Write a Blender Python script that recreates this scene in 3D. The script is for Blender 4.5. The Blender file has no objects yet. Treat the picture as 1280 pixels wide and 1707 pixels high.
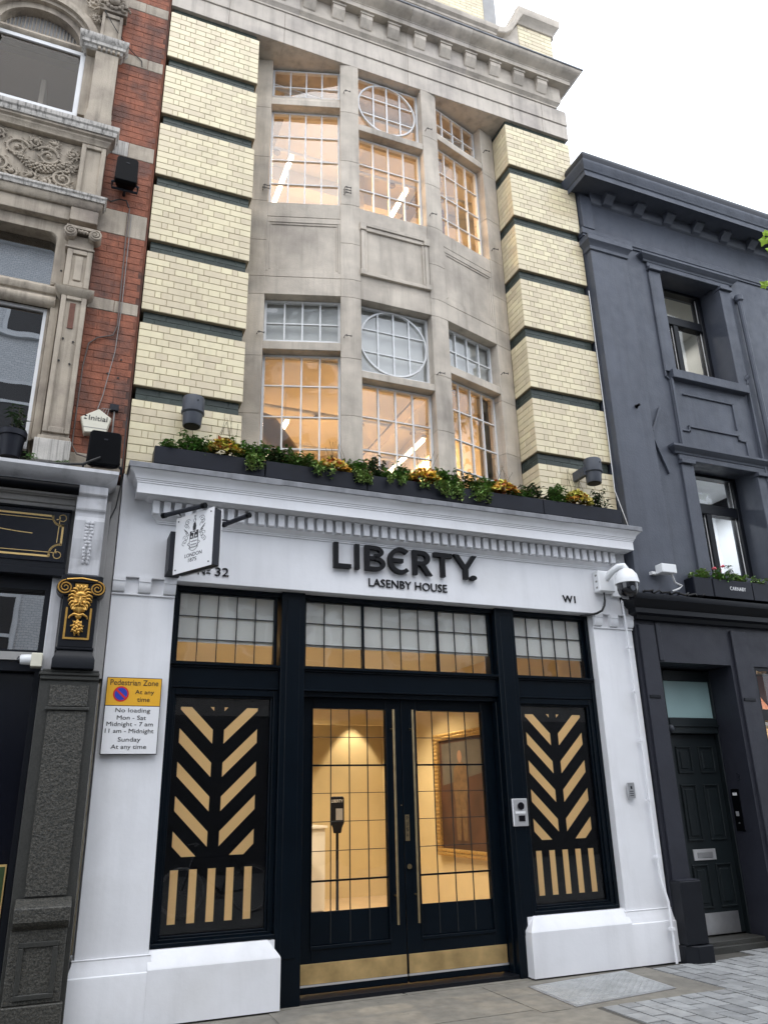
import bpy, bmesh, math, random
from mathutils import Vector, Matrix
R_ = math.radians
random.seed(7)
scene = bpy.context.scene
COL = scene.collection

# ------------------------------------------------------------------ camera
CAM = Vector((0.0, -7.0, 1.58))
def camera_matrix(yaw, pitch, roll):
    c, s = math.cos, math.sin
    fwd = Vector((s(yaw)*c(pitch), c(yaw)*c(pitch), s(pitch)))
    right = Vector((c(yaw), -s(yaw), 0))
    down = -right.cross(fwd)
    xr = right*c(roll) + down*s(roll)
    yd = -right*s(roll) + down*c(roll)
    m = Matrix((xr, -yd, -fwd)).transposed().to_4x4()
    m.translation = CAM
    return m
cd = bpy.data.cameras.new('camera')
cam = bpy.data.objects.new('camera', cd)
COL.objects.link(cam)
cam.matrix_world = camera_matrix(R_(22.75), R_(20.28), R_(1.32))
cd.sensor_fit = 'HORIZONTAL'; cd.sensor_width = 36.0
cd.lens = 36.0*1295.3/1280.0
cd.clip_start = 0.05; cd.clip_end = 500
scene.camera = cam

# ------------------------------------------------------------------ sky and sun (bright overcast)
SUN_EL, SUN_AZ = R_(58), R_(200)
world = bpy.data.worlds.new('World'); scene.world = world; world.use_nodes = True
wn = world.node_tree; wn.nodes.clear()
wo = wn.nodes.new('ShaderNodeOutputWorld'); bg = wn.nodes.new('ShaderNodeBackground')
sky = wn.nodes.new('ShaderNodeTexSky'); sky.sky_type = 'NISHITA'; sky.sun_disc = False
sky.sun_elevation = SUN_EL; sky.sun_rotation = SUN_AZ; sky.dust_density = 6.0; sky.air_density = 1.0; sky.ozone_density = 1.0
cloud = wn.nodes.new('ShaderNodeMix'); cloud.data_type = 'RGBA'
cloud.inputs[0].default_value = 0.88                       # an unbroken cloud layer over the clear sky
cloud.inputs[7].default_value = (12.9, 13.8, 15.3, 1)
wn.links.new(sky.outputs[0], cloud.inputs[6]); wn.links.new(cloud.outputs[2], bg.inputs[0])
bg.inputs[1].default_value = 0.12
wn.links.new(bg.outputs[0], wo.inputs[0])
sl = bpy.data.lights.new('sun', 'SUN'); sl.energy = 0.6; sl.angle = R_(40); sl.color = (1.0, 0.97, 0.93)
so = bpy.data.objects.new('sun', sl); COL.objects.link(so)
sd = Vector((math.sin(SUN_AZ)*math.cos(SUN_EL), math.cos(SUN_AZ)*math.cos(SUN_EL), math.sin(SUN_EL)))
so.rotation_euler = sd.to_track_quat('Z', 'Y').to_euler(); so.location = (0, -20, 30)
vs = scene.view_settings
scene.display_settings.display_device = 'sRGB'
vs.view_transform = 'Standard'; vs.look = 'None'; vs.exposure = 0.50; vs.gamma = 1.0; vs.use_curve_mapping = False
scene.render.engine = 'CYCLES'
scene.cycles.use_denoising = True
scene.cycles.max_bounces = 5; scene.cycles.diffuse_bounces = 2; scene.cycles.glossy_bounces = 2
scene.cycles.use_adaptive_sampling = True; scene.cycles.adaptive_threshold = .02
scene.cycles.light_sampling_threshold = .04; scene.cycles.transparent_max_bounces = 10; scene.cycles.caustics_reflective = False; scene.cycles.caustics_refractive = False
scene.cycles.sample_clamp_indirect = 6.0

# ------------------------------------------------------------------ materials
MATS = {}
def mat(name, col, rough=0.6, var=0.0, scale=3.0, bump=0.0, bscale=60.0, metal=0.0, rand=0.0, streak=0.0, sscale=5.0,
        spots=0.0, spec=0.5, emit=None, estr=0.0, col2=None, c2scale=1.5, c2lo=.5, c2hi=.65, coat=0.0, rvar=0.0, hue=0.0):
    m = bpy.data.materials.new(name); m.use_nodes = True
    nt = m.node_tree; N = nt.nodes; L = nt.links
    b = N['Principled BSDF']
    b.inputs['Roughness'].default_value = rough; b.inputs['Metallic'].default_value = metal
    b.inputs['Specular IOR Level'].default_value = spec
    if coat: b.inputs['Coat Weight'].default_value = coat; b.inputs['Coat Roughness'].default_value = .06
    geo = N.new('ShaderNodeNewGeometry')
    rgb = N.new('ShaderNodeRGB'); rgb.outputs[0].default_value = (*col, 1); cur = rgb.outputs[0]
    def noise(sc, det=5.0, vec=None, rough_=.55):
        n = N.new('ShaderNodeTexNoise'); n.inputs['Scale'].default_value = sc; n.inputs['Detail'].default_value = det
        n.inputs['Roughness'].default_value = rough_
        L.new(vec or geo.outputs['Position'], n.inputs['Vector']); return n
    def ramp(src, lo, hi, v0, v1):
        r = N.new('ShaderNodeMapRange'); r.inputs[1].default_value = lo; r.inputs[2].default_value = hi
        r.inputs[3].default_value = v0; r.inputs[4].default_value = v1; L.new(src, r.inputs[0]); return r.outputs[0]
    def mul(c, f):
        x = N.new('ShaderNodeMix'); x.data_type = 'RGBA'; x.blend_type = 'MULTIPLY'; x.inputs[0].default_value = 1
        L.new(c, x.inputs[6]); L.new(f, x.inputs[7]); return x.outputs[2]
    if col2:
        n = noise(c2scale, 7.0); f = ramp(n.outputs[0], c2lo, c2hi, 0, 1)
        x = N.new('ShaderNodeMix'); x.data_type = 'RGBA'; L.new(f, x.inputs[0]); L.new(cur, x.inputs[6]); x.inputs[7].default_value = (*col2, 1); cur = x.outputs[2]
    if var:
        n = noise(scale); cur = mul(cur, ramp(n.outputs[0], .25, .75, 1-var, 1+var))
    if streak:
        vm = N.new('ShaderNodeVectorMath'); vm.operation = 'MULTIPLY'; vm.inputs[1].default_value = (sscale, sscale, .35)
        L.new(geo.outputs['Position'], vm.inputs[0]); n = noise(1.6, 6.0, vm.outputs[0], .65)
        cur = mul(cur, ramp(n.outputs[0], .48, .72, 1.0, 1-streak))
    if rand:
        oi = N.new('ShaderNodeObjectInfo'); a = N.new('ShaderNodeMath'); a.operation = 'ADD'
        L.new(oi.outputs['Random'], a.inputs[0]); L.new(geo.outputs['Random Per Island'], a.inputs[1])
        f = N.new('ShaderNodeMath'); f.operation = 'FRACT'; L.new(a.outputs[0], f.inputs[0])
        cur = mul(cur, ramp(f.outputs[0], 0, 1, 1-rand, 1+rand))
        if hue:
            h = N.new('ShaderNodeHueSaturation'); L.new(cur, h.inputs['Color']); L.new(ramp(f.outputs[0], 0, 1, .5-hue, .5+hue), h.inputs['Hue']); cur = h.outputs[0]
    if spots:
        vn = N.new('ShaderNodeTexVoronoi'); vn.inputs['Scale'].default_value = 7.0; L.new(geo.outputs['Position'], vn.inputs['Vector'])
        n = noise(2.0); th = ramp(n.outputs[0], .4, .8, .02, .16); lt = N.new('ShaderNodeMath'); lt.operation = 'LESS_THAN'; L.new(vn.outputs['Distance'], lt.inputs[0]); L.new(th, lt.inputs[1])
        cur = mul(cur, ramp(lt.outputs[0], 0, 1, 1.0, 1-spots))
    L.new(cur, b.inputs['Base Color'])
    if rvar:
        n = noise(7.0); L.new(ramp(n.outputs[0], .3, .7, max(.02, rough-rvar), min(1, rough+rvar)), b.inputs['Roughness'])
    if bump:
        n = noise(bscale, 4.0); bp = N.new('ShaderNodeBump'); bp.inputs['Strength'].default_value = min(1, bump); bp.inputs['Distance'].default_value = .01
        L.new(n.outputs[0], bp.inputs['Height']); L.new(bp.outputs[0], b.inputs['Normal'])
    if emit:
        b.inputs['Emission Color'].default_value = (*emit, 1); b.inputs['Emission Strength'].default_value = estr
    MATS[name] = m; return m

def glass_mat(name, tint=(1, 1, 1), wave=0.0, wscale=3.0, base=.05, rough=0.0):
    m = bpy.data.materials.new(name); m.use_nodes = True; nt = m.node_tree; N = nt.nodes; L = nt.links; N.clear()
    out = N.new('ShaderNodeOutputMaterial'); mix = N.new('ShaderNodeMixShader'); tr = N.new('ShaderNodeBsdfTransparent'); gl = N.new('ShaderNodeBsdfGlossy')
    tr.inputs[0].default_value = (*tint, 1); gl.inputs['Roughness'].default_value = rough
    lw = N.new('ShaderNodeLayerWeight'); lw.inputs[0].default_value = .5
    p = N.new('ShaderNodeMath'); p.operation = 'POWER'; p.inputs[1].default_value = 5.0; L.new(lw.outputs['Facing'], p.inputs[0])
    mr = N.new('ShaderNodeMapRange'); mr.inputs[3].default_value = base; mr.inputs[4].default_value = 1.0; L.new(p.outputs[0], mr.inputs[0])
    L.new(mr.outputs[0], mix.inputs[0]); L.new(tr.outputs[0], mix.inputs[1]); L.new(gl.outputs[0], mix.inputs[2]); L.new(mix.outputs[0], out.inputs[0])
    if wave:
        geo = N.new('ShaderNodeNewGeometry'); n = N.new('ShaderNodeTexNoise'); n.inputs['Scale'].default_value = wscale; n.inputs['Detail'].default_value = 1.0
        L.new(geo.outputs['Position'], n.inputs['Vector']); bp = N.new('ShaderNodeBump'); bp.inputs['Strength'].default_value = wave; bp.inputs['Distance'].default_value = .05
        L.new(n.outputs[0], bp.inputs['Height']); L.new(bp.outputs[0], gl.inputs['Normal'])
    MATS[name] = m; return m

mat('cream_brick', (.70, .605, .405), .20, var=.06, scale=5, rand=.10, hue=.008, bump=.06, bscale=25, streak=.10, sscale=4, rvar=.08)
mat('mortar', (.30, .25, .17), .9, var=.2, scale=30)
mat('green_band_brick', (.045, .057, .049), .3, spec=.25, var=.2, scale=9, rand=.18)
mat('band_mortar', (.11, .125, .11), .9)
mat('portland_stone', (.55, .488, .41), .85, var=.22, scale=2.6, bump=.35, bscale=80, streak=.34, sscale=3.4, col2=(.38, .335, .285), c2scale=1.5, c2lo=.45, c2hi=.68, rand=.05)
mat('pale_stone', (.57, .51, .44), .85, var=.13, scale=2.5, bump=.25, bscale=90, streak=.34, sscale=4.5, col2=(.36, .32, .29), c2scale=1.4, c2lo=.5, c2hi=.72)
mat('white_paint', (.81, .815, .84), .42, var=.035, scale=2.4, bump=.12, bscale=22, streak=.08, sscale=3.2, col2=(.73, .73, .74), c2scale=1.3, c2lo=.5, c2hi=.75, rvar=.12)
mat('lead', (.20, .205, .22), .5, var=.3, scale=9, streak=.3, sscale=9)
mat('black_timber', (.0022, .0052, .0092), .30, spec=.16, var=.15, scale=5, bump=.03, bscale=70)
mat('black_vinyl', (.002, .0024, .0035), .3, spec=.15)
mat('gold_strip', (.90, .58, .25), .40, metal=.4, var=.08, scale=1.5)
mat('brass', (.60, .42, .19), .42, metal=.65, var=.28, scale=7, rvar=.12)
mat('aged_brass', (.34, .26, .145), .35, metal=.9, var=.25, scale=12)
mat('steel', (.55, .55, .56), .35, metal=.9, var=.1, scale=10)
mat('steel_bright', (.75, .75, .76), .3, metal=.7)
mat('window_metal', (.70, .71, .715), .5, var=.08, scale=12)
mat('came_lead', (.012, .014, .016), .5)
mat('letter_black', (.0045, .0045, .006), .45, spec=.2)
mat('print_black', (.012, .012, .014), .6)
mat('charcoal', (.014, .0155, .022), .5, spec=.25, var=.12, scale=6)
mat('planter_black', (.0085, .010, .0165), .45, spec=.22, var=.25, scale=5)
mat('lamp_grey', (.060, .066, .080), .45, spec=.3, var=.1, scale=9)
mat('speaker_black', (.0022, .0025, .0035), .4, spec=.07)
mat('camera_white', (.78, .79, .80), .35)
mat('camera_glass', (.005, .005, .008), .08, coat=.6)
mat('cream_plastic', (.70, .67, .55), .45, var=.06, scale=10)
mat('dark_paint', (.071, .079, .101), .5, spec=.4, var=.16, scale=2.2, bump=.22, bscale=38, streak=.18, sscale=4, rvar=.12)
mat('dark_shop', (.022, .0235, .033), .5, spec=.35, var=.16, scale=2.5, bump=.15, bscale=45, rvar=.12)
mat('dark_gloss', (.0075, .0088, .0125), .38, spec=.25, var=.15, scale=4, bump=.05, bscale=50)
mat('dark_door', (.0085, .0125, .0145), .42, spec=.3, var=.12, scale=4, bump=.04, bscale=60)
mat('red_brick', (.265, .086, .044), .75, var=.34, scale=11, rand=.08, bump=.6, bscale=50, streak=.5, sscale=5, col2=(.135, .058, .040), c2scale=2.1, c2lo=.47, c2hi=.60)
mat('red_mortar', (.19, .066, .036), .9, var=.3, scale=12, col2=(.08, .045, .036), c2scale=1.7, c2lo=.44, c2hi=.62)
mat('old_stone', (.42, .36, .285), .85, var=.2, scale=3, bump=.35, bscale=70, streak=.48, sscale=6, col2=(.24, .20, .165), c2scale=2.2, c2lo=.48, c2hi=.68)
mat('soot_stone', (.50, .47, .43), .85, var=.25, scale=6, bump=.3, bscale=70, streak=.93, sscale=24)
mat('grey_render', (.36, .35, .34), .85, var=.15, scale=3, bump=.2, bscale=40, streak=.2)
mat('worn_white', (.58, .58, .60), .55, var=.12, scale=5, streak=.30, bump=.12, bscale=40, col2=(.33, .33, .34), c2scale=3.5, c2lo=.6, c2hi=.75)
mat('granite', (.070, .066, .056), .42, spec=.4, var=.55, scale=120, bump=1.0, bscale=46, col2=(.038, .038, .034), c2scale=70, c2lo=.48, c2hi=.56)
mat('granite_smooth', (.036, .036, .032), .5, var=.3, scale=80, bump=.15, bscale=60)
mat('gold_leaf', (.62, .36, .09), .32, metal=.75, var=.2, scale=25)
mat('gold_paint', (.72, .50, .20), .4, metal=.3)
mat('fascia_black', (.004, .005, .010), .2, spec=.4)
mat('rust', (.14, .06, .04), .8, var=.3, scale=20)
mat('white_frame', (.74, .74, .74), .5, var=.05, scale=6)
mat('interior_warm', (.74, .64, .48), .8, var=.04, scale=3)
mat('interior_ceiling', (.78, .74, .67), .85)
mat('interior_grey', (.30, .27, .24), .8, var=.15, scale=2)
mat('interior_brown', (.22, .165, .12), .8, var=.2, scale=1.5)
mat('interior_dark', (.03, .028, .026), .8)
mat('lobby_wall', (.72, .57, .31), .65, var=.06, scale=2.5)
mat('lobby_floor', (.52, .38, .22), .4, var=.1, scale=4)
mat('desk_white', (.80, .76, .68), .5)
mat('reflection_room_grey', (.56, .57, .54), .8, var=.05, scale=2)  # reflected grey put behind the upper lights; also dark building room walls
mat('frosted', (.36, .52, .52), .35, var=.06, scale=1.5)
mat('office_white', (.78, .80, .82), .7)
mat('concrete', (.205, .19, .16), .9, spots=.35, var=.24, scale=9, bump=.25, bscale=80, col2=(.16, .15, .13), c2scale=1.6, c2lo=.45, c2hi=.7)
mat('slab', (.225, .208, .174), .85, spots=.38, var=.22, scale=9, bump=.2, bscale=90, rand=.05, col2=(.175, .163, .14), c2scale=1.8, c2lo=.45, c2hi=.7)
mat('paver', (.275, .28, .28), .85, spots=.3, var=.26, scale=7, bump=.35, bscale=90, rand=.22)
mat('joint_sand', (.085, .08, .07), .95, var=.2, scale=20)
mat('street_paving', (.19, .19, .185), .9, var=.2, scale=30, bump=.3, bscale=120)  # even grey street paving, kept pale to bounce light onto the fascia
mat('manhole_steel', (.40, .41, .41), .45, metal=.5, var=.22, scale=6, rvar=.15)
mat('facing_white', (.62, .65, .68), .5, var=.06, scale=4)
mat('facing_dark', (.03, .03, .033), .4)
mat('sign_white', (.80, .80, .81), .4)
mat('sign_yellow', (.80, .42, .025), .45)
mat('sign_blue', (.02, .05, .42), .45)
mat('sign_red', (.60, .02, .02), .45)
mat('leaf_green', (.12, .225, .048), .45, var=.3, scale=30, rand=.35, hue=.03)
mat('leaf_pale', (.23, .34, .09), .45, var=.25, scale=30, rand=.3, hue=.03)
mat('leaf_dark', (.040, .075, .024), .45, var=.3, scale=30, rand=.35)
mat('leaf_amber', (.62, .28, .04), .5, var=.25, scale=20, rand=.35, hue=.045)
mat('leaf_lime', (.50, .43, .08), .5, var=.25, scale=20, rand=.3, hue=.03)
mat('leaf_tree', (.30, .46, .04), .5, var=.2, scale=12, rand=.2)
mat('stem', (.06, .05, .025), .7)
mat('soil', (.02, .015, .01), .95)
mat('petal_pink', (.70, .12, .16), .5)
mat('petal_violet', (.12, .08, .35), .5)
mat('bark', (.10, .08, .06), .9, bump=.5, bscale=30)
mat('cable_black', (.01, .01, .01), .5)
mat('cable_grey', (.25, .24, .23), .6)
mat('cable_brown', (.11, .085, .075), .6)
mat('cable_white', (.70, .70, .70), .5)
mat('frame_gold', (.62, .41, .14), .42, metal=.5, var=.35, scale=40)
mat('canvas', (.065, .026, .012), .5, var=.5, scale=2.5)
mat('canvas_coat', (.14, .08, .035), .5, var=.4, scale=9)
mat('canvas_skin', (.30, .17, .10), .5)
mat('canvas_sky', (.10, .085, .065), .5, var=.3, scale=4)
mat('poster_pink', (.30, .13, .12), .6)
mat('poster_cream', (.75, .62, .42), .6)
mat('tube_light', (1, .9, .75), .5, emit=(1.0, .84, .60), estr=4.5)
mat('duct_grey', (.22, .20, .19), .45, metal=.4)
mat('tube_white', (1, 1, 1), .5, emit=(.9, .96, 1.0), estr=3.0)
mat('bulb', (1, .9, .7), .5, emit=(1.0, .72, .38), estr=14.0)
glass_mat('pane_glass', wave=.04, wscale=4.0, base=.055)
glass_mat('old_pane', wave=.06, wscale=4.5, base=.068)
glass_mat('shop_glass', base=.028, wave=.004, wscale=2.0)
glass_mat('dim_pane', tint=(.5, .52, .54), wave=.012, wscale=3.0, base=.36)
glass_mat('brown_pane', tint=(.75, .72, .68), wave=.02, wscale=3.0, base=.022)

def film_mat(name, col):
    m = bpy.data.materials.new(name); m.use_nodes = True; N = m.node_tree.nodes; L = m.node_tree.links; N.clear()
    out = N.new('ShaderNodeOutputMaterial'); mx = N.new('ShaderNodeMixShader'); mx.inputs[0].default_value = .30; d = N.new('ShaderNodeBsdfDiffuse'); t = N.new('ShaderNodeBsdfTranslucent')
    d.inputs[0].default_value = (*col, 1); t.inputs[0].default_value = (.8, .85, .9, 1); L.new(d.outputs[0], mx.inputs[1]); L.new(t.outputs[0], mx.inputs[2]); L.new(mx.outputs[0], out.inputs[0]); MATS[name] = m
film_mat('film_white', (.80, .82, .78))

# ------------------------------------------------------------------ geometry helpers
class Fr:                                   # a wall plane: s runs along it, d goes into the building, z is up
    def __init__(self, p0, p1):
        self.p = Vector((p0[0], p0[1], 0)); e = Vector((p1[0]-p0[0], p1[1]-p0[1], 0)); self.len = e.length
        self.u = e.normalized(); self.n = Vector((-self.u.y, self.u.x, 0))
    def pt(self, s, d, z): return self.p + self.u*s + self.n*d + Vector((0, 0, z))
FL = Fr((0, 0), (1, 0))

class MB:
    def __init__(self): self.v = []; self.f = []
    def add(self, vs, fs):
        o = len(self.v); self.v += [Vector(p) for p in vs]; self.f += [tuple(i+o for i in f) for f in fs]
    def hexa(self, p):                      # 8 points: bottom ring 0-3, top ring 4-7
        self.add(p, [(0, 3, 2, 1), (4, 5, 6, 7), (0, 1, 5, 4), (1, 2, 6, 5), (2, 3, 7, 6), (3, 0, 4, 7)])
    def box(self, x0, x1, y0, y1, z0, z1, F=None):
        F = F or FL
        self.hexa([F.pt(x0, y0, z0), F.pt(x1, y0, z0), F.pt(x1, y1, z0), F.pt(x0, y1, z0), F.pt(x0, y0, z1), F.pt(x1, y0, z1), F.pt(x1, y1, z1), F.pt(x0, y1, z1)])
        return self
    def cbox(self, x0, x1, y0, y1, z0, z1, c=.004, F=None):   # box whose front face is chamfered
        F = F or FL
        p = [F.pt(x0, y1, z0), F.pt(x1, y1, z0), F.pt(x1, y1, z1), F.pt(x0, y1, z1)]
        q = [F.pt(x0, y0+c, z0), F.pt(x1, y0+c, z0), F.pt(x1, y0+c, z1), F.pt(x0, y0+c, z1)]
        r = [F.pt(x0+c, y0, z0+c), F.pt(x1-c, y0, z0+c), F.pt(x1-c, y0, z1-c), F.pt(x0+c, y0, z1-c)]
        fs = [(3, 2, 1, 0), (8, 9, 10, 11)]
        for i in range(4):
            j = (i+1) % 4; fs += [(i, j, 4+j, 4+i), (4+i, 4+j, 8+j, 8+i)]
        self.add(p+q+r, fs); return self
    def prism(self, pts, d0, d1, F=None):   # polygon (s,z) extruded through depth
        F = F or FL; n = len(pts)
        self.add([F.pt(a, d0, b) for a, b in pts]+[F.pt(a, d1, b) for a, b in pts],
                 [tuple(range(n)), tuple(range(2*n-1, n-1, -1))]+[(i, n+i, n+(i+1) % n, (i+1) % n) for i in range(n)]); return self
    def plan(self, pts, z0, z1):            # polygon (x,y) extruded upwards
        n = len(pts)
        self.add([(a, b, z0) for a, b in pts]+[(a, b, z1) for a, b in pts],
                 [tuple(range(n-1, -1, -1)), tuple(range(n, 2*n))]+[(i, (i+1) % n, n+(i+1) % n, n+i) for i in range(n)]); return self
    def sweep(self, prof, path):            # moulding profile (out, z) along a plan path, mitred
        rings = []
        for i, p in enumerate(path):
            p = Vector(p)
            d0 = (p-Vector(path[i-1])).normalized() if i else None
            d1 = (Vector(path[i+1])-p).normalized() if i < len(path)-1 else None
            n0 = Vector((d0.y, -d0.x)) if d0 else None; n1 = Vector((d1.y, -d1.x)) if d1 else None
            if n0 and n1:
                b = (n0+n1).normalized(); k = 1/max(.2, b.dot(n0)); n = b*k
            else: n = n0 or n1
            rings.append([(p.x+n.x*o, p.y+n.y*o, z) for o, z in prof])
        m = len(prof); vs = [q for r in rings for q in r]; fs = []
        for i in range(len(path)-1):
            for j in range(m-1): fs.append((i*m+j, (i+1)*m+j, (i+1)*m+j+1, i*m+j+1))
        fs.append(tuple(range(m))); k = (len(path)-1)*m; fs.append(tuple(range(k+m-1, k-1, -1)))
        self.add(vs, fs); return self
    def tube(self, path, r, n=8, r1=None):
        P = [Vector(p) for p in path]; m = len(P); vs = []; fs = []
        up = Vector((0, 0, 1)) if abs((P[-1]-P[0]).normalized().z) < .9 else Vector((0, 1, 0))
        for i, p in enumerate(P):
            t = (P[min(i+1, m-1)]-P[max(i-1, 0)]).normalized(); a = t.cross(up)
            if a.length < 1e-4: a = t.cross(Vector((1, 0, 0)))
            a.normalize(); b = a.cross(t).normalized(); rr = r if r1 is None else r+(r1-r)*i/max(1, m-1)
            for k in range(n):
                w = 2*math.pi*k/n; vs.append(p+a*(rr*math.cos(w))+b*(rr*math.sin(w)))
        for i in range(m-1):
            for k in range(n): fs.append((i*n+k, i*n+(k+1) % n, (i+1)*n+(k+1) % n, (i+1)*n+k))
        fs.append(tuple(range(n-1, -1, -1))); fs.append(tuple(range((m-1)*n, m*n))); self.add(vs, fs); return self
    def lathe(self, prof, o, n=24, axis='Z', tilt=None):
        o = Vector(o); vs = []; fs = []; m = len(prof)
        for r, h in prof:
            for k in range(n):
                w = 2*math.pi*k/n; a, b = r*math.cos(w), r*math.sin(w)
                q = Vector((a, b, h)) if axis == 'Z' else (Vector((a, h, b)) if axis == 'Y' else Vector((h, a, b)))
                if tilt: q = tilt @ q
                vs.append(o+q)
        for i in range(m-1):
            for k in range(n): fs.append((i*n+k, i*n+(k+1) % n, (i+1)*n+(k+1) % n, (i+1)*n+k))
        fs.append(tuple(range(n-1, -1, -1))); fs.append(tuple(range((m-1)*n, m*n))); self.add(vs, fs); return self
    def ball(self, c, rx, ry, rz, n=10, m=6):
        prof = [(math.sin(math.pi*i/m), -math.cos(math.pi*i/m)) for i in range(m+1)]
        c = Vector(c); vs = []; fs = []
        for i, (r, h) in enumerate(prof):
            r = max(r, .02)
            for k in range(n):
                w = 2*math.pi*k/n; vs.append(c+Vector((rx*r*math.cos(w), ry*r*math.sin(w), rz*h)))
        for i in range(m):
            for k in range(n): fs.append((i*n+k, i*n+(k+1) % n, (i+1)*n+(k+1) % n, (i+1)*n+k))
        self.add(vs, fs); return self
    def quad(self, a, b, c, d): self.add([a, b, c, d], [(0, 1, 2, 3)]); return self
    def mesh(self, name, origin, smooth=None, normals=True):
        me = bpy.data.meshes.new(name)
        me.from_pydata([tuple(p-origin) for p in self.v], [], self.f)
        if normals:
            bm = bmesh.new(); bm.from_mesh(me); bmesh.ops.recalc_face_normals(bm, faces=bm.faces); bm.to_mesh(me); bm.free()
        if smooth is not None:
            me.shade_smooth(); me.set_sharp_from_angle(angle=R_(smooth))
        return me
    def build(self, name, m, parent=None, smooth=None, bevel=0.0, kind=None, label=None, cat=None, group=None, normals=True):
        xs = [p.x for p in self.v]; ys = [p.y for p in self.v]; zs = [p.z for p in self.v]
        o = Vector(((min(xs)+max(xs))/2, (min(ys)+max(ys))/2, min(zs)))
        ob = bpy.data.objects.new(name, self.mesh(name, o, smooth, normals)); ob.data.materials.append(MATS[m] if isinstance(m, str) else m)
        COL.objects.link(ob); ob.location = o
        if bevel:
            md = ob.modifiers.new('soft_edges', 'BEVEL'); md.width = bevel; md.segments = 1; md.limit_method = 'ANGLE'; md.angle_limit = R_(40)
        attach(ob, parent); tag(ob, label, cat, group, kind); return ob

def attach(ob, parent):
    if parent is None: return
    ob.parent = parent
    w = Matrix.Identity(4); p = parent
    while p: w = Matrix.LocRotScale(p.location, p.rotation_euler, p.scale) @ w; p = p.parent
    ob.matrix_parent_inverse = Matrix.Identity(4)
    ob.location = w.inverted() @ ob.location
def tag(o, label=None, cat=None, group=None, kind=None):
    if label: o['label'] = label
    if cat: o['category'] = cat
    if group: o['group'] = group
    if kind: o['kind'] = kind
    return o
def thing(name, label, cat, loc=(0, 0, 0), group=None):
    o = bpy.data.objects.new(name, None); COL.objects.link(o); o.location = loc; o.empty_display_size = .1
    return tag(o, label, cat, group)
def inst(name, me, loc, parent, rotz=0.0):
    o = bpy.data.objects.new(name, me); COL.objects.link(o); o.location = loc; o.rotation_euler = (0, 0, rotz); attach(o, parent); return o
def B(name, m, parent, *a, F=None, bevel=0.0, c=None, **k):
    mb = MB()
    if c: mb.cbox(*a, c=c, F=F)
    else: mb.box(*a, F=F)
    return mb.build(name, m, parent, bevel=bevel, **k)

def text_mesh(s, bold=0.0):
    cu = bpy.data.curves.new('t', 'FONT'); cu.body = s; cu.resolution_u = 3; cu.offset = bold
    ob = bpy.data.objects.new('t', cu); COL.objects.link(ob)
    bpy.context.view_layer.update()
    me = bpy.data.meshes.new_from_object(ob.evaluated_get(bpy.context.evaluated_depsgraph_get()))
    vs = [(v.co.x, v.co.y) for v in me.vertices]; fs = [tuple(p.vertices) for p in me.polygons]
    bpy.data.objects.remove(ob); bpy.data.curves.remove(cu); bpy.data.meshes.remove(me)
    return vs, fs
def text_parts(s, bold=0.0):
    vs, fs = text_mesh(s, bold); par = list(range(len(vs)))
    def find(a):
        while par[a] != a: par[a] = par[par[a]]; a = par[a]
        return a
    for f in fs:
        for i in f[1:]: par[find(f[0])] = find(i)
    g = {}
    for i in range(len(vs)): g.setdefault(find(i), []).append(i)
    iv = sorted((min(vs[i][0] for i in c), max(vs[i][0] for i in c), c) for c in g.values()); out = []
    for a, b, c in iv:
        if out and a < out[-1][1]-.02: out[-1][1] = max(out[-1][1], b); out[-1][2] += c
        else: out.append([a, b, list(c)])
    return vs, fs, [set(c) for a, b, c in out]
def text(s, F, s0, s1, z0, z1, d0, d1, name, m, parent=None, bold=0.0, sep=False, slant=0.0, **kw):
    """lettering of string s filling the box s0..s1 x z0..z1 on plane F, from depth d0 (front) to d1"""
    vs, fs, parts = text_parts(s, bold)
    xa, xb = min(v[0] for v in vs), max(v[0] for v in vs); ya, yb = min(v[1] for v in vs), max(v[1] for v in vs)
    if s1 is None: k = (z1-z0)/(yb-ya); s1 = s0+(xb-xa)*k
    def put(idx):
        mp = {}; mb = MB(); A = []
        edges = {}
        for f in fs:
            if f[0] in idx:
                for i in f:
                    if i not in mp: mp[i] = len(A); A.append(vs[i])
        P = []
        for (x, y) in A:
            t = (y-ya)/(yb-ya); P.append((s0+(x-xa)/(xb-xa)*(s1-s0)+slant*t, z0+t*(z1-z0)))
        n = len(P); F2 = []
        for f in fs:
            if f[0] in idx:
                g = tuple(mp[i] for i in f); F2.append(g)
                for a, b in zip(g, g[1:]+g[:1]):
                    if (b, a) in edges: del edges[(b, a)]
                    else: edges[(a, b)] = 1
        mb.v = [F.pt(a, d0, b) for a, b in P]+[F.pt(a, d1, b) for a, b in P]
        mb.f = F2+[tuple(i+n for i in reversed(f)) for f in F2]+[(a, n+a, n+b, b) for a, b in edges]
        return mb
    if sep: return [put(c).build(name, m, parent, **kw) for c in parts]
    return put(set(range(len(vs)))).build(name, m, parent, **kw)
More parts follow.
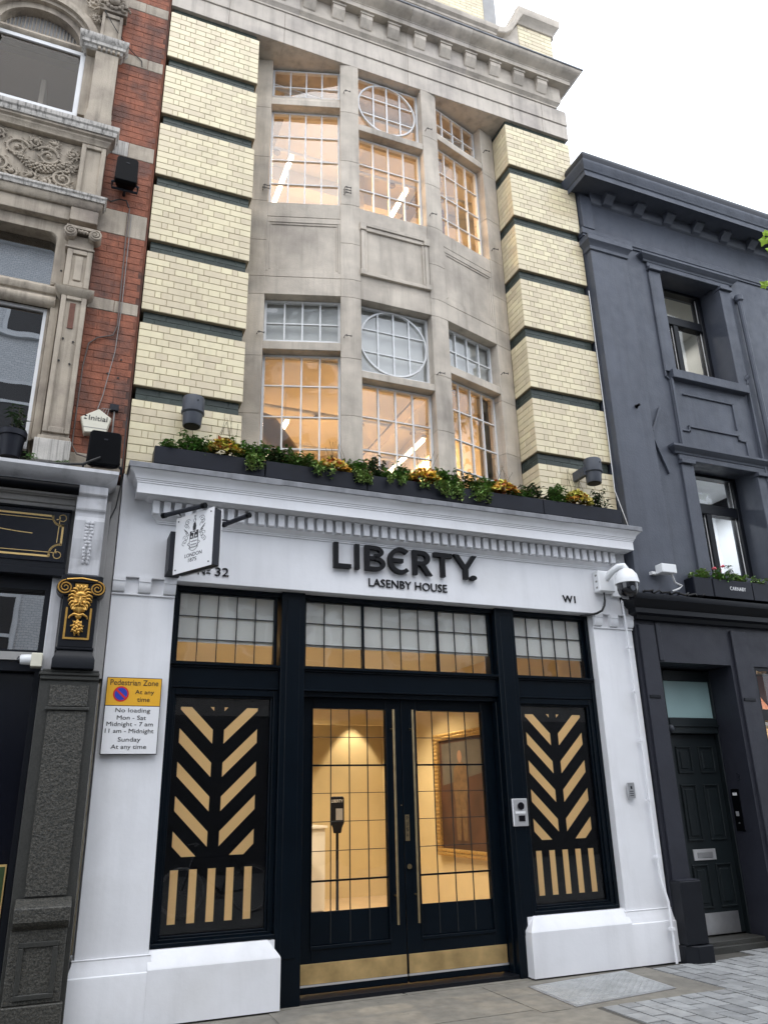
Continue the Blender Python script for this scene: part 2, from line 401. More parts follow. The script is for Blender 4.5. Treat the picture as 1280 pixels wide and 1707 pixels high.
# ================================================================== ground
XL, XR = .34, 5.98
gnd = MB().box(-40, 60, -60, 40, -.30, -.012).build('ground', 'street_paving', kind='structure')
pav = MB().box(-8, 16, -4.2, .40, -.20, -.006).build('pavement', 'joint_sand', kind='structure')
con = B('concrete_bed', 'concrete', pav, 1.0, 5.555, -1.055, .24, -.05, -.002)
for x0, x1, y0, y1 in ((.2, 1.82, -1.02, -.10), (1.83, 3.74, -.90, .02), (3.75, 4.02, -1.0, -.02), (1.9, 3.05, .03, .20), (3.06, 4.3, .03, .20), (.2, 1.82, -2.0, -1.03), (1.83, 2.98, -2.0, -.91), (2.99, 4.2, -2.0, -1.06)):
    m = MB(); m.hexa([(x0+.004, y0+.004, -.04), (x1-.004, y0+.004, -.04), (x1-.004, y1-.004, -.04), (x0+.004, y1-.004, -.04), (x0+.007, y0+.007, .003), (x1-.007, y0+.007, .003), (x1-.007, y1-.007, .003), (x0+.007, y1-.007, .003)])
    m.build('paving_slab', 'slab', pav)
def pv_mesh(w, l):
    m = MB(); c = .008; g = .005
    m.hexa([(-w/2+g, -l/2+g, -.05), (w/2-g, -l/2+g, -.05), (w/2-g, l/2-g, -.05), (-w/2+g, l/2-g, -.05), (-w/2+c, -l/2+c, 0), (w/2-c, -l/2+c, 0), (w/2-c, l/2-c, 0), (-w/2+c, l/2-c, 0)])
    me = m.mesh('paver', Vector((0, 0, 0))); me.materials.append(MATS['paver']); return me
PW, PL = .158, .272
rp = random.Random(3); npv = 0; far = MB(); pvm = {}
def zone(x0, x1, y0, y1, off):
    global npv
    i = 0; x = x0
    while x < x1-.02:
        xe = min(x+PW, x1); y = y1+PL*(.5 if i % 2 else 0)
        while y > y0+.02:
            a, b = max(y-PL, y0), min(y, y1); y -= PL
            if b-a < .03: continue
            key = (round(xe-x, 3), round(b-a, 3))
            if npv < 298:
                if key not in pvm: pvm[key] = pv_mesh(*key)
                o = inst('paver', pvm[key], ((x+xe)/2, (a+b)/2, .004+rp.uniform(-.003, .003)), pav); o.rotation_euler = (rp.uniform(-.008, .008), rp.uniform(-.010, .010), rp.uniform(-.006, .006)); npv += 1
            else: far.box(x+.007, xe-.007, a+.007, b-.007, -.05, .002)
        x = xe; i += 1
zone(4.25, 5.56, -2.0, -1.06, 0); zone(5.56, 6.9, -1.9, -.10, 0); zone(6.9, 8.6, -1.6, .14, 1); zone(5.56, 9.6, -3.0, -1.9, 0)
if far.v: far.build('paver', 'paver', pav, kind='stuff')
# cover plate
mh = thing('access_cover', 'steel chequer plate cover set in the pavement by the white plinth', 'manhole', (4.7, -.5, .004))
A, Bq, Cq, Dq = Vector((4.12, -.20, 0)), Vector((4.08, -.97, 0)), Vector((5.20, -.84, 0)), Vector((5.27, -.06, 0))
def bil(u, v): return (A*(1-u)+Dq*u)*(1-v)+(Bq*(1-u)+Cq*u)*v
m = MB(); m.hexa([bil(0, 0), bil(1, 0), bil(1, 1), bil(0, 1)]+[bil(*q)+Vector((0, 0, .004)) for q in ((0, 0), (1, 0), (1, 1), (0, 1))]); m.build('frame', 'steel', mh)
m = MB(); m.hexa([bil(*q)+Vector((0, 0, .0)) for q in ((.02, .03), (.98, .03), (.98, .97), (.02, .97))]+[bil(*q)+Vector((0, 0, .006)) for q in ((.02, .03), (.98, .03), (.98, .97), (.02, .97))]); m.build('plate', 'manhole_steel', mh)
m = MB()
for i in range(26):
    for j in range(18):
        p = bil(.035+.93*(i+.5)/26, .05+.9*(j+.5)/18)+Vector((0, 0, .006)); a = .6 if (i+j) % 2 else -.9
        e = Vector((math.cos(a), math.sin(a), 0)); g = Vector((-e.y, e.x, 0))
        m.hexa([p-e*.015-g*.0055, p+e*.015-g*.0055, p+e*.015+g*.0055, p-e*.015+g*.0055]+[p+Vector((0, 0, .0035))-e*.010-g*.002, p+Vector((0, 0, .0035))+e*.010-g*.002, p+Vector((0, 0, .0035))+e*.010+g*.002, p+Vector((0, 0, .0035))-e*.010+g*.002])
m.build('tread_pattern', 'manhole_steel', mh, kind='stuff')

# ================================================================== the cream brick building
LB = thing('brick_building', 'cream glazed brick building with stone bay window, white shopfront and black doors', 'building', (3.16, 0, 0))
CH = .0788
BT = [10.545, 9.727, 8.860, 7.993, 7.126, 6.259, 5.392]       # tops of the dark bands
BB = [10.439]+[t-2*CH for t in BT[1:]]
PIERS = ((.345, 1.410), (4.910, 5.975))
RV = .36
rowsS = ['S', 'S', 'H', 'S', 'S']; rowsH = ['H', 'c'] + ['H']*6 + ['c', 'H']
PWD = 1.065
unit = {'S': .2375, 'H': .115, 'c': .0575}
def row_spans(kinds):
    tot = sum(unit[k] for k in kinds); x = 0; o = []
    for k in kinds: w = unit[k]*PWD/tot; o.append((x, x+w)); x += w
    return o
J = .0022
brick_meshes = {}
def brick_mesh(w, h, mt):
    key = (round(w, 4), round(h, 4), mt)
    if key not in brick_meshes:
        me = MB().cbox(-w/2, w/2, 0, .05, 0, h, c=.003).mesh('brick', Vector((0, 0, 0))); me.materials.append(MATS[mt]); brick_meshes[key] = me
    return brick_meshes[key]
allb = []                                   # (x, y, z, w, rotz, distance)
blocks = [(BB[i], BT[i+1]) for i in range(6)]+[(BB[6], BB[6]-10*CH)]
for (a, b) in PIERS:
    for zt, zb in blocks:
        n = round((zt-zb)/CH)
        for r in range(n):
            z = zt-(r+1)*CH
            for i, (p, q) in enumerate(row_spans(rowsH if r % 2 == 0 else rowsS)):
                allb.append((a+(p+q)/2, 0.0, z+J, q-p-2*J, 0.0))
    for zt, zb in blocks:                    # the reveal beside the bay
        n = round((zt-zb)/CH)
        for r in range(n):
            z = zt-(r+1)*CH
            spans = [(.0035, .115), (.115, RV)] if r % 2 else [(.0035, .2375), (.2375, RV)]
            for p, q in spans:
                if a > 3: allb.append((a, (p+q)/2, z+J, q-p-2*J, -math.pi/2))
                else: allb.append((b, (p+q)/2, z+J, q-p-2*J, math.pi/2))
allb.sort(key=lambda t: (Vector((t[0], t[1], t[2]))-CAM).length + (50 if (t[4] > .1) else 0))
rest = MB()
rb = random.Random(11)
for k, (x, y, z, w, rz) in enumerate(allb):
    off = rb.uniform(-.0012, .0012)
    if k < 300:
        ox, oy = (0, off) if rz == 0 else ((off, 0))
        inst('brick', brick_mesh(w, CH-2*J, 'cream_brick'), (x+ox, y+oy, z), LB, rz)
    else:
        F = FL
        if rz == 0: rest.cbox(x-w/2, x+w/2, off, .05, z, z+CH-2*J, c=.003)
        else:
            F = Fr((x, y+w/2), (x, y-w/2)) if rz < 0 else Fr((x, y-w/2), (x, y+w/2))
            rest.cbox(0, w, off, .05, z, z+CH-2*J, c=.003, F=F)
rest.build('brick', 'cream_brick', LB, kind='stuff', normals=False)
for pi, (a, b) in enumerate(PIERS):
    core = MB()
    for zt, zb in blocks: core.box(a+.004, b-.004, .0045, .62, zb-.002, zt+.002)
    core.build('brick_pier_core', 'mortar', LB)
    for zt, zb in zip(BT, BB): B('band_core', 'band_mortar', LB, a+.03, b-.03, .046, .60, zb, zt)
    for bi, (zt, zb) in enumerate(zip(BT, BB)):
        h = (zt-zb)/2
        for r in range(2):
            z = zt-(r+1)*h; x = a+.027; k = 0
            seq = [.2375]*4+[.115] if r == 0 else [.115]+[.2375]*4
            tot = sum(seq)
            for w in seq:
                w = w*(b-a-.054)/tot
                inst('band_brick', brick_mesh(w-.004, h-.004, 'green_band_brick'), (x+w/2, .042, z+.002), LB); x += w
            if a > 3:
                for p, q in (((.045, .16), (.16, RV)) if r else ((.045, .25), (.25, RV))):
                    inst('band_brick', brick_mesh(q-p-.004, h-.004, 'green_band_brick'), (a+.027, (p+q)/2, z+.002), LB, -math.pi/2)

# ---- bay
PA, PB, PC, PD = (1.41, .36), (2.59, 0.0), (3.73, 0.0), (4.91, .36)
FLb, FCb, FRb = Fr(PA, PB), Fr(PB, PC), Fr(PC, PD)
ST = 'portland_stone'
ZB, ZT = 4.30, 10.545
DJ = .24
def pl(F, s, d): q = F.pt(s, d, 0); return (q.x, q.y)
cut = [ZT, 9.74, 8.95, 8.28, 7.71, 7.205, 6.96, 6.16, 5.45, 4.9, ZB]
def stack(name, poly):
    for i, (t, b) in enumerate(zip(cut, cut[1:])):
        MB().plan(poly, b+.0012, t-.0012).build(name, ST, LB, bevel=.003)
SL0, SL1 = .255, 1.115; SR0, SR1 = FRb.len-1.115, FRb.len-.255; SC0, SC1 = .122, 1.018
stack('jamb_stone', [PA, pl(FLb, SL0, 0), pl(FLb, SL0, DJ), (1.43, .62), (1.40, .62)])
stack('jamb_stone', [pl(FRb, SR1, 0), PD, (4.92, .62), (4.89, .62), pl(FRb, SR1, DJ)])
mi = (2.59+.035, DJ)
stack('mullion_stone', [pl(FLb, SL1, 0), (2.555, .011), (2.625, 0.0), pl(FCb, SC0, 0), pl(FCb, SC0, DJ), mi, pl(FLb, SL1, DJ)])
mi = (3.73-.035, DJ)
stack('mullion_stone', [pl(FCb, SC1, 0), (3.695, 0.0), (3.765, .011), pl(FRb, SR0, 0), pl(FRb, SR0, DJ), mi, pl(FCb, SC1, DJ)])

def cross(F, s0, s1, zf0, zf1, zb):         # stone transom with a weathered (sloping) top
    p = [(0.006, zf0), (DJ, zf0), (DJ, zb+.01), (.16, zb+.01), (.10, zb-.01), (.006, zf1)]
    m = MB(); n = len(p)
    m.add([F.pt(s0, a, b) for a, b in p]+[F.pt(s1, a, b) for a, b in p], [tuple(range(n)), tuple(range(2*n-1, n-1, -1))]+[(i, (i+1) % n, n+(i+1) % n, n+i) for i in range(n)])
    return m.build('transom_stone', ST, LB, bevel=.004)
def casement(F, s0, s1, z0, z1, zb, cols, d=.14, label=None, gm='old_pane', openlight=False):
    fw = .026
    m = MB(); m.box(s0, s0+fw, d-.012, d+.03, z0, z1, F=F); m.box(s1-fw, s1, d-.012, d+.03, z0, z1, F=F)
    m.box(s0+fw, s1-fw, d-.0121, d+.0301, z0, z0+fw, F=F); m.box(s0+fw, s1-fw, d-.0121, d+.0301, z1-fw, z1, F=F)
    w = m.build('window', 'window_metal', LB)
    a, b = s0+fw, s1-fw; cs = [a+(b-a)*i/cols for i in range(cols+1)]; zs = [z0+fw]+sorted(zb)+[z1-fw]
    bw = .0085
    for x in cs[1:-1]: B('glazing_bar', 'window_metal', w, x-bw, x+bw, d-.014, d+.018, z0+fw, z1-fw, F=F)
    for z in zs[1:-1]: B('glazing_bar', 'window_metal', w, a, b, d-.0125, d+.017, z-bw*.8, z+bw*.8, F=F)
    for i in range(cols):
        for j in range(len(zs)-1):
            t = rb.uniform(-.0025, .0025); u = rb.uniform(-.002, .002)
            x0, x1, y0, y1 = cs[i], cs[i+1], zs[j], zs[j+1]; m = MB(); q = .0015
            m.hexa([F.pt(x0, d+.005-t, y0), F.pt(x1, d+.005+t, y0), F.pt(x1, d+.005+t+q, y0), F.pt(x0, d+.005-t+q, y0), F.pt(x0, d+.005-t+u, y1), F.pt(x1, d+.005+t+u, y1), F.pt(x1, d+.005+t+u+q, y1), F.pt(x0, d+.005-t+u+q, y1)])
            m.build('pane', gm, w)
    return w
def clip(poly, c, r, N=40):
    out = poly
    for i in range(N):
        w = 2*math.pi*(i+.5)/N; nx, nz = math.cos(w), math.sin(w); lim = r*math.cos(math.pi/N); new = []
        for k in range(len(out)):
            p, q = out[k], out[(k+1) % len(out)]
            dp = (p[0]-c[0])*nx+(p[1]-c[1])*nz-lim; dq = (q[0]-c[0])*nx+(q[1]-c[1])*nz-lim
            if dp <= 0: new.append(p)
            if (dp < 0 < dq) or (dq < 0 < dp): t = dp/(dp-dq); new.append((p[0]+(q[0]-p[0])*t, p[1]+(q[1]-p[1])*t))
        out = new
        if len(out) < 3: return []
    return out
def roundlight(F, s0, s1, z0, z1, d=.14):
    fw = .024
    m = MB(); m.box(s0, s0+fw, d-.012, d+.03, z0, z1, F=F); m.box(s1-fw, s1, d-.012, d+.03, z0, z1, F=F)
    m.box(s0+fw, s1-fw, d-.0121, d+.0301, z0, z0+fw*.6, F=F); m.box(s0+fw, s1-fw, d-.0121, d+.0301, z1-fw, z1, F=F)
    w = m.build('window', 'window_metal', LB)
    c = ((s0+s1)/2, (z0+z1)/2); r = min(s1-s0, z1-z0)/2-.012; m = MB(); N = 44; P = []
    for k in range(N):
        a0, a1 = 2*math.pi*k/N, 2*math.pi*(k+1)/N; vs = []
        for a in (a0, a1):
            for rr, dd in ((r-.012, d-.020), (r+.008, d-.020), (r+.008, d+.012), (r-.012, d+.012)): vs.append(F.pt(c[0]+rr*math.cos(a), dd, c[1]+rr*math.sin(a)))
        m.add(vs, [(0, 1, 5, 4), (1, 2, 6, 5), (2, 3, 7, 6), (3, 0, 4, 7)])
    m.build('ring_bar', 'window_metal', w, smooth=40)
    xs = [c[0]-r+2*r*f for f in (0, .265, .5, .735, 1)]; zs = [c[1]-r+2*r*f for f in (0, .31, .66, 1)]
    for x in xs[1:-1]:
        h = math.sqrt(max(0, r*r-(x-c[0])**2)); B('glazing_bar', 'window_metal', w, x-.0085, x+.0085, d-.015, d+.010, c[1]-h, c[1]+h, F=F)
    for z in zs[1:-1]:
        h = math.sqrt(max(0, r*r-(z-c[1])**2)); B('glazing_bar', 'window_metal', w, c[0]-h, c[0]+h, d-.013, d+.011, z-.007, z+.007, F=F)
    for i in range(4):
        for j in range(3):
            p = clip([(xs[i], zs[j]), (xs[i+1], zs[j]), (xs[i+1], zs[j+1]), (xs[i], zs[j+1])], c, r)
            if p: t = rb.uniform(0, .003); MB().prism(p, d+.003+t, d+.005+t, F=F).build('pane', 'old_pane', w)
    for sx in (-1, 1):
        for sz in (-1, 1):
            p = [(c[0]+sx*(s1-s0)/2, c[1]+sz*(z1-z0)/2)]
            p += [(c[0]+sx*r*math.cos(R_(a)), c[1]+sz*r*math.sin(R_(a))) for a in range(0, 91, 10)]
            MB().prism(p, d+.007, d+.009, F=F).build('pane', 'old_pane', w)
    return w
for F, a, b in ((FLb, SL0, SL1), (FRb, SR0, SR1)):
    cross(F, a, b, 9.81, 9.895, 10.06); cross(F, a, b, 6.25, 6.35, 6.42)
    casement(F, a, b, 10.06, 10.53, [10.24], 4); casement(F, a, b, 8.31, 9.805, [9.41, 9.03, 8.66], 4)
    casement(F, a, b, 6.42, 6.965, [6.66], 4); casement(F, a, b, 4.56, 6.245, [5.86, 5.48, 5.10], 4)
cross(FCb, SC0, SC1, 9.505, 9.60, 9.70); cross(FCb, SC0, SC1, 5.945, 6.03, 6.10)
roundlight(FCb, SC0, SC1, 9.70, 10.53); casement(FCb, SC0, SC1, 8.31, 9.50, [9.08, 8.68], 4)
roundlight(FCb, SC0, SC1, 6.10, 6.965); casement(FCb, SC0, SC1, 4.56, 5.94, [5.53, 5.13], 4)
# sills and carved panels between the storeys
for F, a, b, ctr in ((FLb, SL0, SL1, 0), (FCb, SC0, SC1, 1), (FRb, SR0, SR1, 0)):
    p = [(.006, 8.06), (DJ, 8.06), (DJ, 8.32), (.15, 8.32), (.006, 8.265)]; n = len(p); m = MB()
    m.add([F.pt(a, x, y) for x, y in p]+[F.pt(b, x, y) for x, y in p], [tuple(range(n)), tuple(range(2*n-1, n-1, -1))]+[(i, (i+1) % n, n+(i+1) % n, n+i) for i in range(n)]); m.build('sill_stone', ST, LB, bevel=.003)
    B('spandrel_stone', ST, LB, a, b, .006, DJ, 6.97, 7.205, F=F, bevel=.003)
    sp = B('spandrel_panel', ST, LB, a, b, (.024 if not ctr else .012), DJ, 7.208, 8.057, F=F)
    if not ctr:
        for i in range(2):
            o = .0+.03*i; y = .006+.008*i; w = .028
            B('panel_moulding', ST, sp, a, b, y, .03, 7.98-o, 8.055-o if i == 0 else 7.98-o+.03, F=F, bevel=.003)
            B('panel_moulding', ST, sp, a, b, y+.0006, .03, 7.21 if i == 0 else 7.285, 7.285+o, F=F, bevel=.003)
            for u, v in ((a, a+.03+o) if i == 0 else (a+.03, a+.055), (b-.03-o, b) if i == 0 else (b-.055, b-.03)):
                B('panel_moulding', ST, sp, u, v, y+.0012, .03, 7.287+o, 7.979-o, F=F, bevel=.003)
    else:
        z0, z1 = 7.30, 8.045
        for (u, v, y0, y1, d) in ((a+.005, b-.005, z1-.045, z1, -.028), (a+.03, b-.03, z1-.10, z1-.047, -.012), (a+.01, a+.055, z0+.05, z1-.102, -.016), (b-.055, b-.01, z0+.05, z1-.102, -.016),
                                  (a+.057, a+.085, z0+.07, z1-.104, -.006), (b-.085, b-.057, z0+.07, z1-.104, -.006), (a, b, z0, z0+.045, -.026), (a+.06, b-.06, z0+.047, z0+.068, -.010)):
            B('panel_moulding', ST, sp, u, v, d, .02, y0, y1, F=F, bevel=.004)
        for u in (a-.006, b-.069):
            B('panel_block', ST, sp, u, u+.075, -.034, .02, z1-.105, z1+.002, F=F, bevel=.004)
            B('panel_block', ST, sp, u, u+.075, -.032, .02, z0-.002, z0+.07, F=F, bevel=.004)
# iron window stays
def stay(F, s, z, L=.07):
    m = MB(); p = F.pt(s, 0, z); m.tube([p+Vector((0, -.0, 0)), p+Vector((0, -.05, .003)), p+Vector((L, -.055, .0))], .005, 5); m.tube([p+Vector((L*.2, -.052, -.014)), p+Vector((L*.2, -.052, .014))], .005, 5); m.tube([p+Vector((L, -.055, -.012)), p+Vector((L, -.055, .016))], .004, 5)
    m.build('iron_stay', 'cable_black', LB)
for F, s, z in ((FLb, 1.16, 10.05), (FLb, 1.16, 8.46), (FLb, 1.16, 8.42), (FLb, 1.16, 8.50), (FLb, .19, 8.47), (FLb, .19, 8.43), (FCb, 1.06, 9.83), (FCb, 1.06, 8.44), (FRb, 1.02, 10.12), (FRb, 1.02, 8.43), (FLb, 1.15, 6.42), (FCb, 1.05, 6.16), (FRb, 1.0, 6.53), (FLb, .19, 6.43)):
    stay(F, s, z)

# ---- frieze, cornice and parapet
fx = [XL, 1.02, 1.72, 3.43, 5.06, 5.56, 5.99]
for a, b in zip(fx, fx[1:]):
    B('frieze_stone', 'pale_stone', LB, a+.0015, b-.0015, 0, .60, 10.545, 10.792, bevel=.003)
    B('frieze_stone', 'pale_stone', LB, a+.0015, b-.0015, -.016, .60, 10.794, 11.06, bevel=.004)
CP = [(0, 11.061), (.03, 11.061), (.03, 11.085), (.045, 11.105), (.07, 11.13), (.075, 11.15), (.075, 11.40), (.19, 11.40), (.19, 11.47), (.20, 11.475), (.20, 11.485), (.225, 11.50), (.27, 11.525), (.31, 11.55), (.325, 11.575), (.327, 11.60), (0, 11.64)]
cx = [.52, 1.9, 3.4, 4.31, 5.80]
cn = []
for i, (a, b) in enumerate(zip(cx, cx[1:])):
    pth = [(a+.0015, 0), (b-.0015, 0)]
    if i == 0: pth = [(a, .6)]+[(a, 0), (b-.0015, 0)]
    if i == 3: pth = [(a+.0015, 0), (b, 0), (b, .6)]
    cn.append(MB().sweep(CP, pth).build('cornice_stone', ST if i % 2 else 'pale_stone', LB, smooth=28))
MB().sweep([(0, 11.601), (.335, 11.601), (.342, 11.606), (.342, 11.622), (0, 11.66)], [(.52, .6), (.52, 0), (5.80, 0), (5.80, .6)]).build('lead_capping', 'lead', LB)
x = .76
while x < 5.7:
    m = MB(); m.add([(x+dx, y, z) for dx in (0, .165) for y, z in ((-.15, 11.30), (-.15, 11.398), (-.06, 11.398), (-.06, 11.17), (-.09, 11.19))],
                    [(0, 1, 2, 3, 4), (9, 8, 7, 6, 5), (0, 5, 6, 1), (1, 6, 7, 2), (2, 7, 8, 3), (3, 8, 9, 4), (4, 9, 5, 0)])
    m.build('modillion', ST, LB, bevel=.004)
    B('modillion_cap', ST, LB, x-.012, x+.177, -.163, -.07, 11.365, 11.3985)
    x += .3905
B('parapet_stone', ST, LB, XL, 4.96, .10, .45, 11.60, 12.26, bevel=.01)
cop = [(0, 12.22), (.05, 12.24), (.05, 12.28), (.09, 12.31), (.10, 12.36), (.10, 12.39), (0, 12.40)]
MB().sweep(cop, [(XL, .10), (4.96, .10)]).build('parapet_coping', ST, LB, smooth=30)
ctop = [(4.96, 12.39), (5.06, 12.41), (5.16, 12.49), (5.25, 12.62), (5.31, 12.79), (5.38, 13.00)]
cbot = [(4.96, 12.26), (5.10, 12.30), (5.22, 12.42), (5.31, 12.60), (5.37, 12.72), (5.45, 12.86)]
MB().prism(ctop+cbot[::-1], .0, .45).build('swept_coping', ST, LB, bevel=.012)
MB().prism([(4.96, 11.6), (4.96, 12.26), (5.10, 12.30), (5.22, 12.42), (5.30, 12.58), (5.38, 12.70), (5.38, 11.6)], .10, .45).build('parapet_stone', ST, LB)
B('block_cap', ST, LB, 5.37, 6.05, .11, .68, 12.72, 13.01)
pb = MB().box(5.385, 6.0, .105, .70, 11.6, 12.72).build('parapet_block', 'mortar', LB)
for r in range(14):
    z = 11.62+r*CH; x = 5.382; k = 0
    for w in ([.115, .0575, .2375, .2075] if r % 2 else [.2375, .2375, .1425]):
        if x+w > 6.01: break
        inst('brick', brick_mesh(round(w, 4)-.004, CH-2*J, 'cream_brick'), (x+w/2, .100, z), LB); x += w
MB().sweep([(0, 12.72), (.02, 12.73), (.04, 12.80), (.10, 12.86), (.11, 12.93), (.11, 12.99), (0, 13.02)], [(5.365, .10), (6.0, .10), (6.0, .7)]).build('block_coping', ST, LB, smooth=30)
# set-back upper storey
ub = MB().box(XL, 6.08, 2.0, 3.0, 11.6, 18.0).build('setback_wall', 'mortar', LB)
m = MB()
for r in range(40):
    z = 13.6+r*CH; x = 3.2-(.12 if r % 2 else 0)
    while x < 6.05:
        e = min(x+.2375, 6.075); m.cbox(x+J, e-J, 1.994, 2.05, z, z+CH-2*J, c=.003); x += .2375
m.build('brick', 'cream_brick', LB, kind='stuff', normals=False)
MB().box(6.085, 6.36, 2.02, 3.0, 11.6, 18.0).build('setback_flank', 'grey_render', LB)
B('setback_wing', 'worn_white', LB, XL, 5.48, 1.6, 1.995, 11.6, 14.1)
# ================================================================== shopfront of the cream building
WP = 'white_paint'
fas = MB().box(XL+.002, XR-.002, 0.0, .30, 3.475, 4.40).build('fascia', WP, LB, bevel=.004)
SP = [(0, 3.995), (.012, 3.995), (.012, 4.008), (.022, 4.012), (.022, 4.022), (.035, 4.028), (.05, 4.045), (.06, 4.055), (.06, 4.192), (.10, 4.192), (.115, 4.20), (.13, 4.212), (.215, 4.212), (.215, 4.200), (.225, 4.200), (.225, 4.295), (.232, 4.298), (.232, 4.312), (.240, 4.316), (.240, 4.326), (.248, 4.33), (.255, 4.355), (.27, 4.378), (.29, 4.395), (.30, 4.405), (.30, 4.425), (0, 4.44)]
CX0, CX1 = .68, 5.715
scn = MB().sweep(SP, [(CX0, .3), (CX0, 0), (CX1, 0), (CX1, .3)]).build('shop_cornice', WP, LB, smooth=25)
B('fascia_block', WP, LB, XL+.003, CX0, .004, .3, 4.40, 4.455); B('fascia_block', WP, LB, CX1, XR-.003, .004, .3, 4.40, 4.455)
x = .645; dm = MB().cbox(-.031, .031, -.048, 0, 0, .125, c=.003).mesh('dentil', Vector((0, 0, 0))); dm.materials.append(MATS[WP])
while x < 5.78:
    inst('dentil', dm, (x, -.0585, 4.062), scn); x += .0978
lead_x = [.375, 1.28, 1.75, 2.98, 3.32, 4.75, 5.05, 6.02]
for i, (a, b) in enumerate(zip(lead_x, lead_x[1:])):
    m = MB(); k = .002*(i % 2); z = 4.408-.006*(i % 2)
    m.add([(xx, y, q) for xx in (a-.01, b+.01) for y, q in ((-.303-k, z), (-.312-k, z), (-.312-k, 4.462+k), (-.29, 4.470+k), (.02, 4.486+k), (.02, 4.447), (-.303-k, 4.447))],
          [(0, 1, 2, 3, 4, 5, 6), (13, 12, 11, 10, 9, 8, 7)]+[(j, (j+1) % 7, 7+(j+1) % 7, 7+j) for j in range(7)])
    m.build('lead_flashing', 'lead', LB, bevel=.003)
# piers
for a, b, s in ((XL+.002, .885, -1), (5.445, XR-.002, 1)):
    B('pier', WP, LB, a, b, .034, .34, .0, 3.474, bevel=.004)
    B('pier_necking', WP, LB, a-.002*(s < 0), b+.002*(s > 0), .018, .04, 3.318, 3.334, bevel=.003)
    w = b-a
    for t in (0, .5, 1):
        x0 = a+t*(w-.105); p = [(-.022, 3.474), (-.022, 3.435), (-.014, 3.432), (-.014, 3.40), (-.008, 3.370), (.004, 3.348), (.02, 3.340), (.05, 3.338), (.05, 3.474)]; n = len(p); m = MB()
        m.add([(x0, y, z) for y, z in p]+[(x0+.105, y, z) for y, z in p], [tuple(range(n)), tuple(range(2*n-1, n-1, -1))]+[(i, (i+1) % n, n+(i+1) % n, n+i) for i in range(n)]); m.build('bracket', WP, LB, smooth=30)
    pth = [(a, .3), (a, .034), (b, .034), (b, .3)]
    MB().sweep([(0, .011), (.055, .011), (.055, .355), (.052, .372), (.04, .378), (.036, .395), (.026, .43), (.018, .455), (.014, .478), (.018, .486), (0, .49)], pth).build('pier_plinth', WP, LB, smooth=30)
B('fascia_return', WP, LB, XL+.001, XR-.001, .01, .29, 3.4752, 3.4758)
for a, b in ((.887, 1.895), (4.335, 5.443)):
    MB().sweep([(0, .013), (.03, .013), (.03, .385), (.024, .40), (-.06, .508), (-.10, .512)], [(a-.01, .005), (b, .005), (b, .25)] if a < 3 else [(a, .25), (a, .005), (b+.01, .005)]).build('stall_riser', WP, LB, smooth=20)
    B('stall_riser_core', WP, LB, a, b-.0, .07, .25, -.02, .505)
# timber frame
BK = 'black_timber'
def T(name, x0, x1, y0, y1, z0, z1, par=None, bevel=.004): return B(name, BK, par or LB, x0, x1, y0, y1, z0, z1, bevel=bevel)
for a, b in ((1.895, 2.125), (4.225, 4.455)):
    T('door_post', a, b, .085, .36, -.02, 3.472)
    T('post_fillet', a+.05, b-.05, .078, .09, .35, 3.40)
T('end_stile', .886, .925, .12, .30, .512, 3.470); T('end_stile', 5.405, 5.444, .12, .30, .512, 3.470)
for a, b in ((.925, 1.895), (2.125, 4.225), (4.455, 5.405)):
    T('head_rail', a, b, .135, .32, 3.425, 3.470); T('transom_rail', a, b, .135, .32, 2.545, 2.742)
    T('transom_ledge', a-.02, b+.02, .088, .20, 2.744, 2.766); T('transom_ledge', a-.01, b+.01, .110, .20, 2.726, 2.7435)
    T('transom_bead', a, b, .128, .16, 2.545, 2.560)
def leaded(nm, x0, x1, z0, z1, cols, rows, y=.20, gm='pane_glass', frame=.012, par=None, el=.03, er=.03):
    m = MB(); m.box(x0-el, x0, y-.03, y+.03, z0-.03, z1+.02); m.box(x1, x1+er, y-.03, y+.03, z0-.03, z1+.02); m.box(x0, x1, y-.0299, y+.0299, z0-.03, z0); m.box(x0, x1, y-.0299, y+.0299, z1, z1+.02)
    w = m.build(nm, BK, par or LB)
    xs = [x0+(x1-x0)*i/cols for i in range(cols+1)]; zs = [z0+(z1-z0)*j/rows for j in range(rows+1)]
    for x in xs[1:-1]: B('glazing_bar', 'came_lead', w, x-.0035, x+.0035, y-.006, y+.008, z0, z1)
    for z in zs[1:-1]: B('glazing_bar', 'came_lead', w, x0, x1, y-.0055, y+.0075, z-.0035, z+.0035)
    for i in range(cols):
        for j in range(rows):
            t, u = rb.uniform(-.0015, .0015), rb.uniform(-.0015, .0015); m = MB(); q = .002; a, b, c, d = xs[i], xs[i+1], zs[j], zs[j+1]
            m.hexa([(a, y-t, c), (b, y+t, c), (b, y+t+q, c), (a, y-t+q, c), (a, y-t+u, d), (b, y+t+u, d), (b, y+t+u+q, d), (a, y-t+u+q, d)]); m.build('pane', gm, w)
    return w
leaded('transom_window', .955, 1.845, 2.785, 3.415, 5, 3)
leaded('transom_window', 2.16, 2.747, 2.785, 3.415, 3, 3, er=.008); leaded('transom_window', 2.763, 3.572, 2.785, 3.415, 4, 3, el=.008, er=.008); leaded('transom_window', 3.588, 4.18, 2.785, 3.415, 3, 3, el=.008)
leaded('transom_window', 4.50, 5.37, 2.785, 3.415, 5, 3)
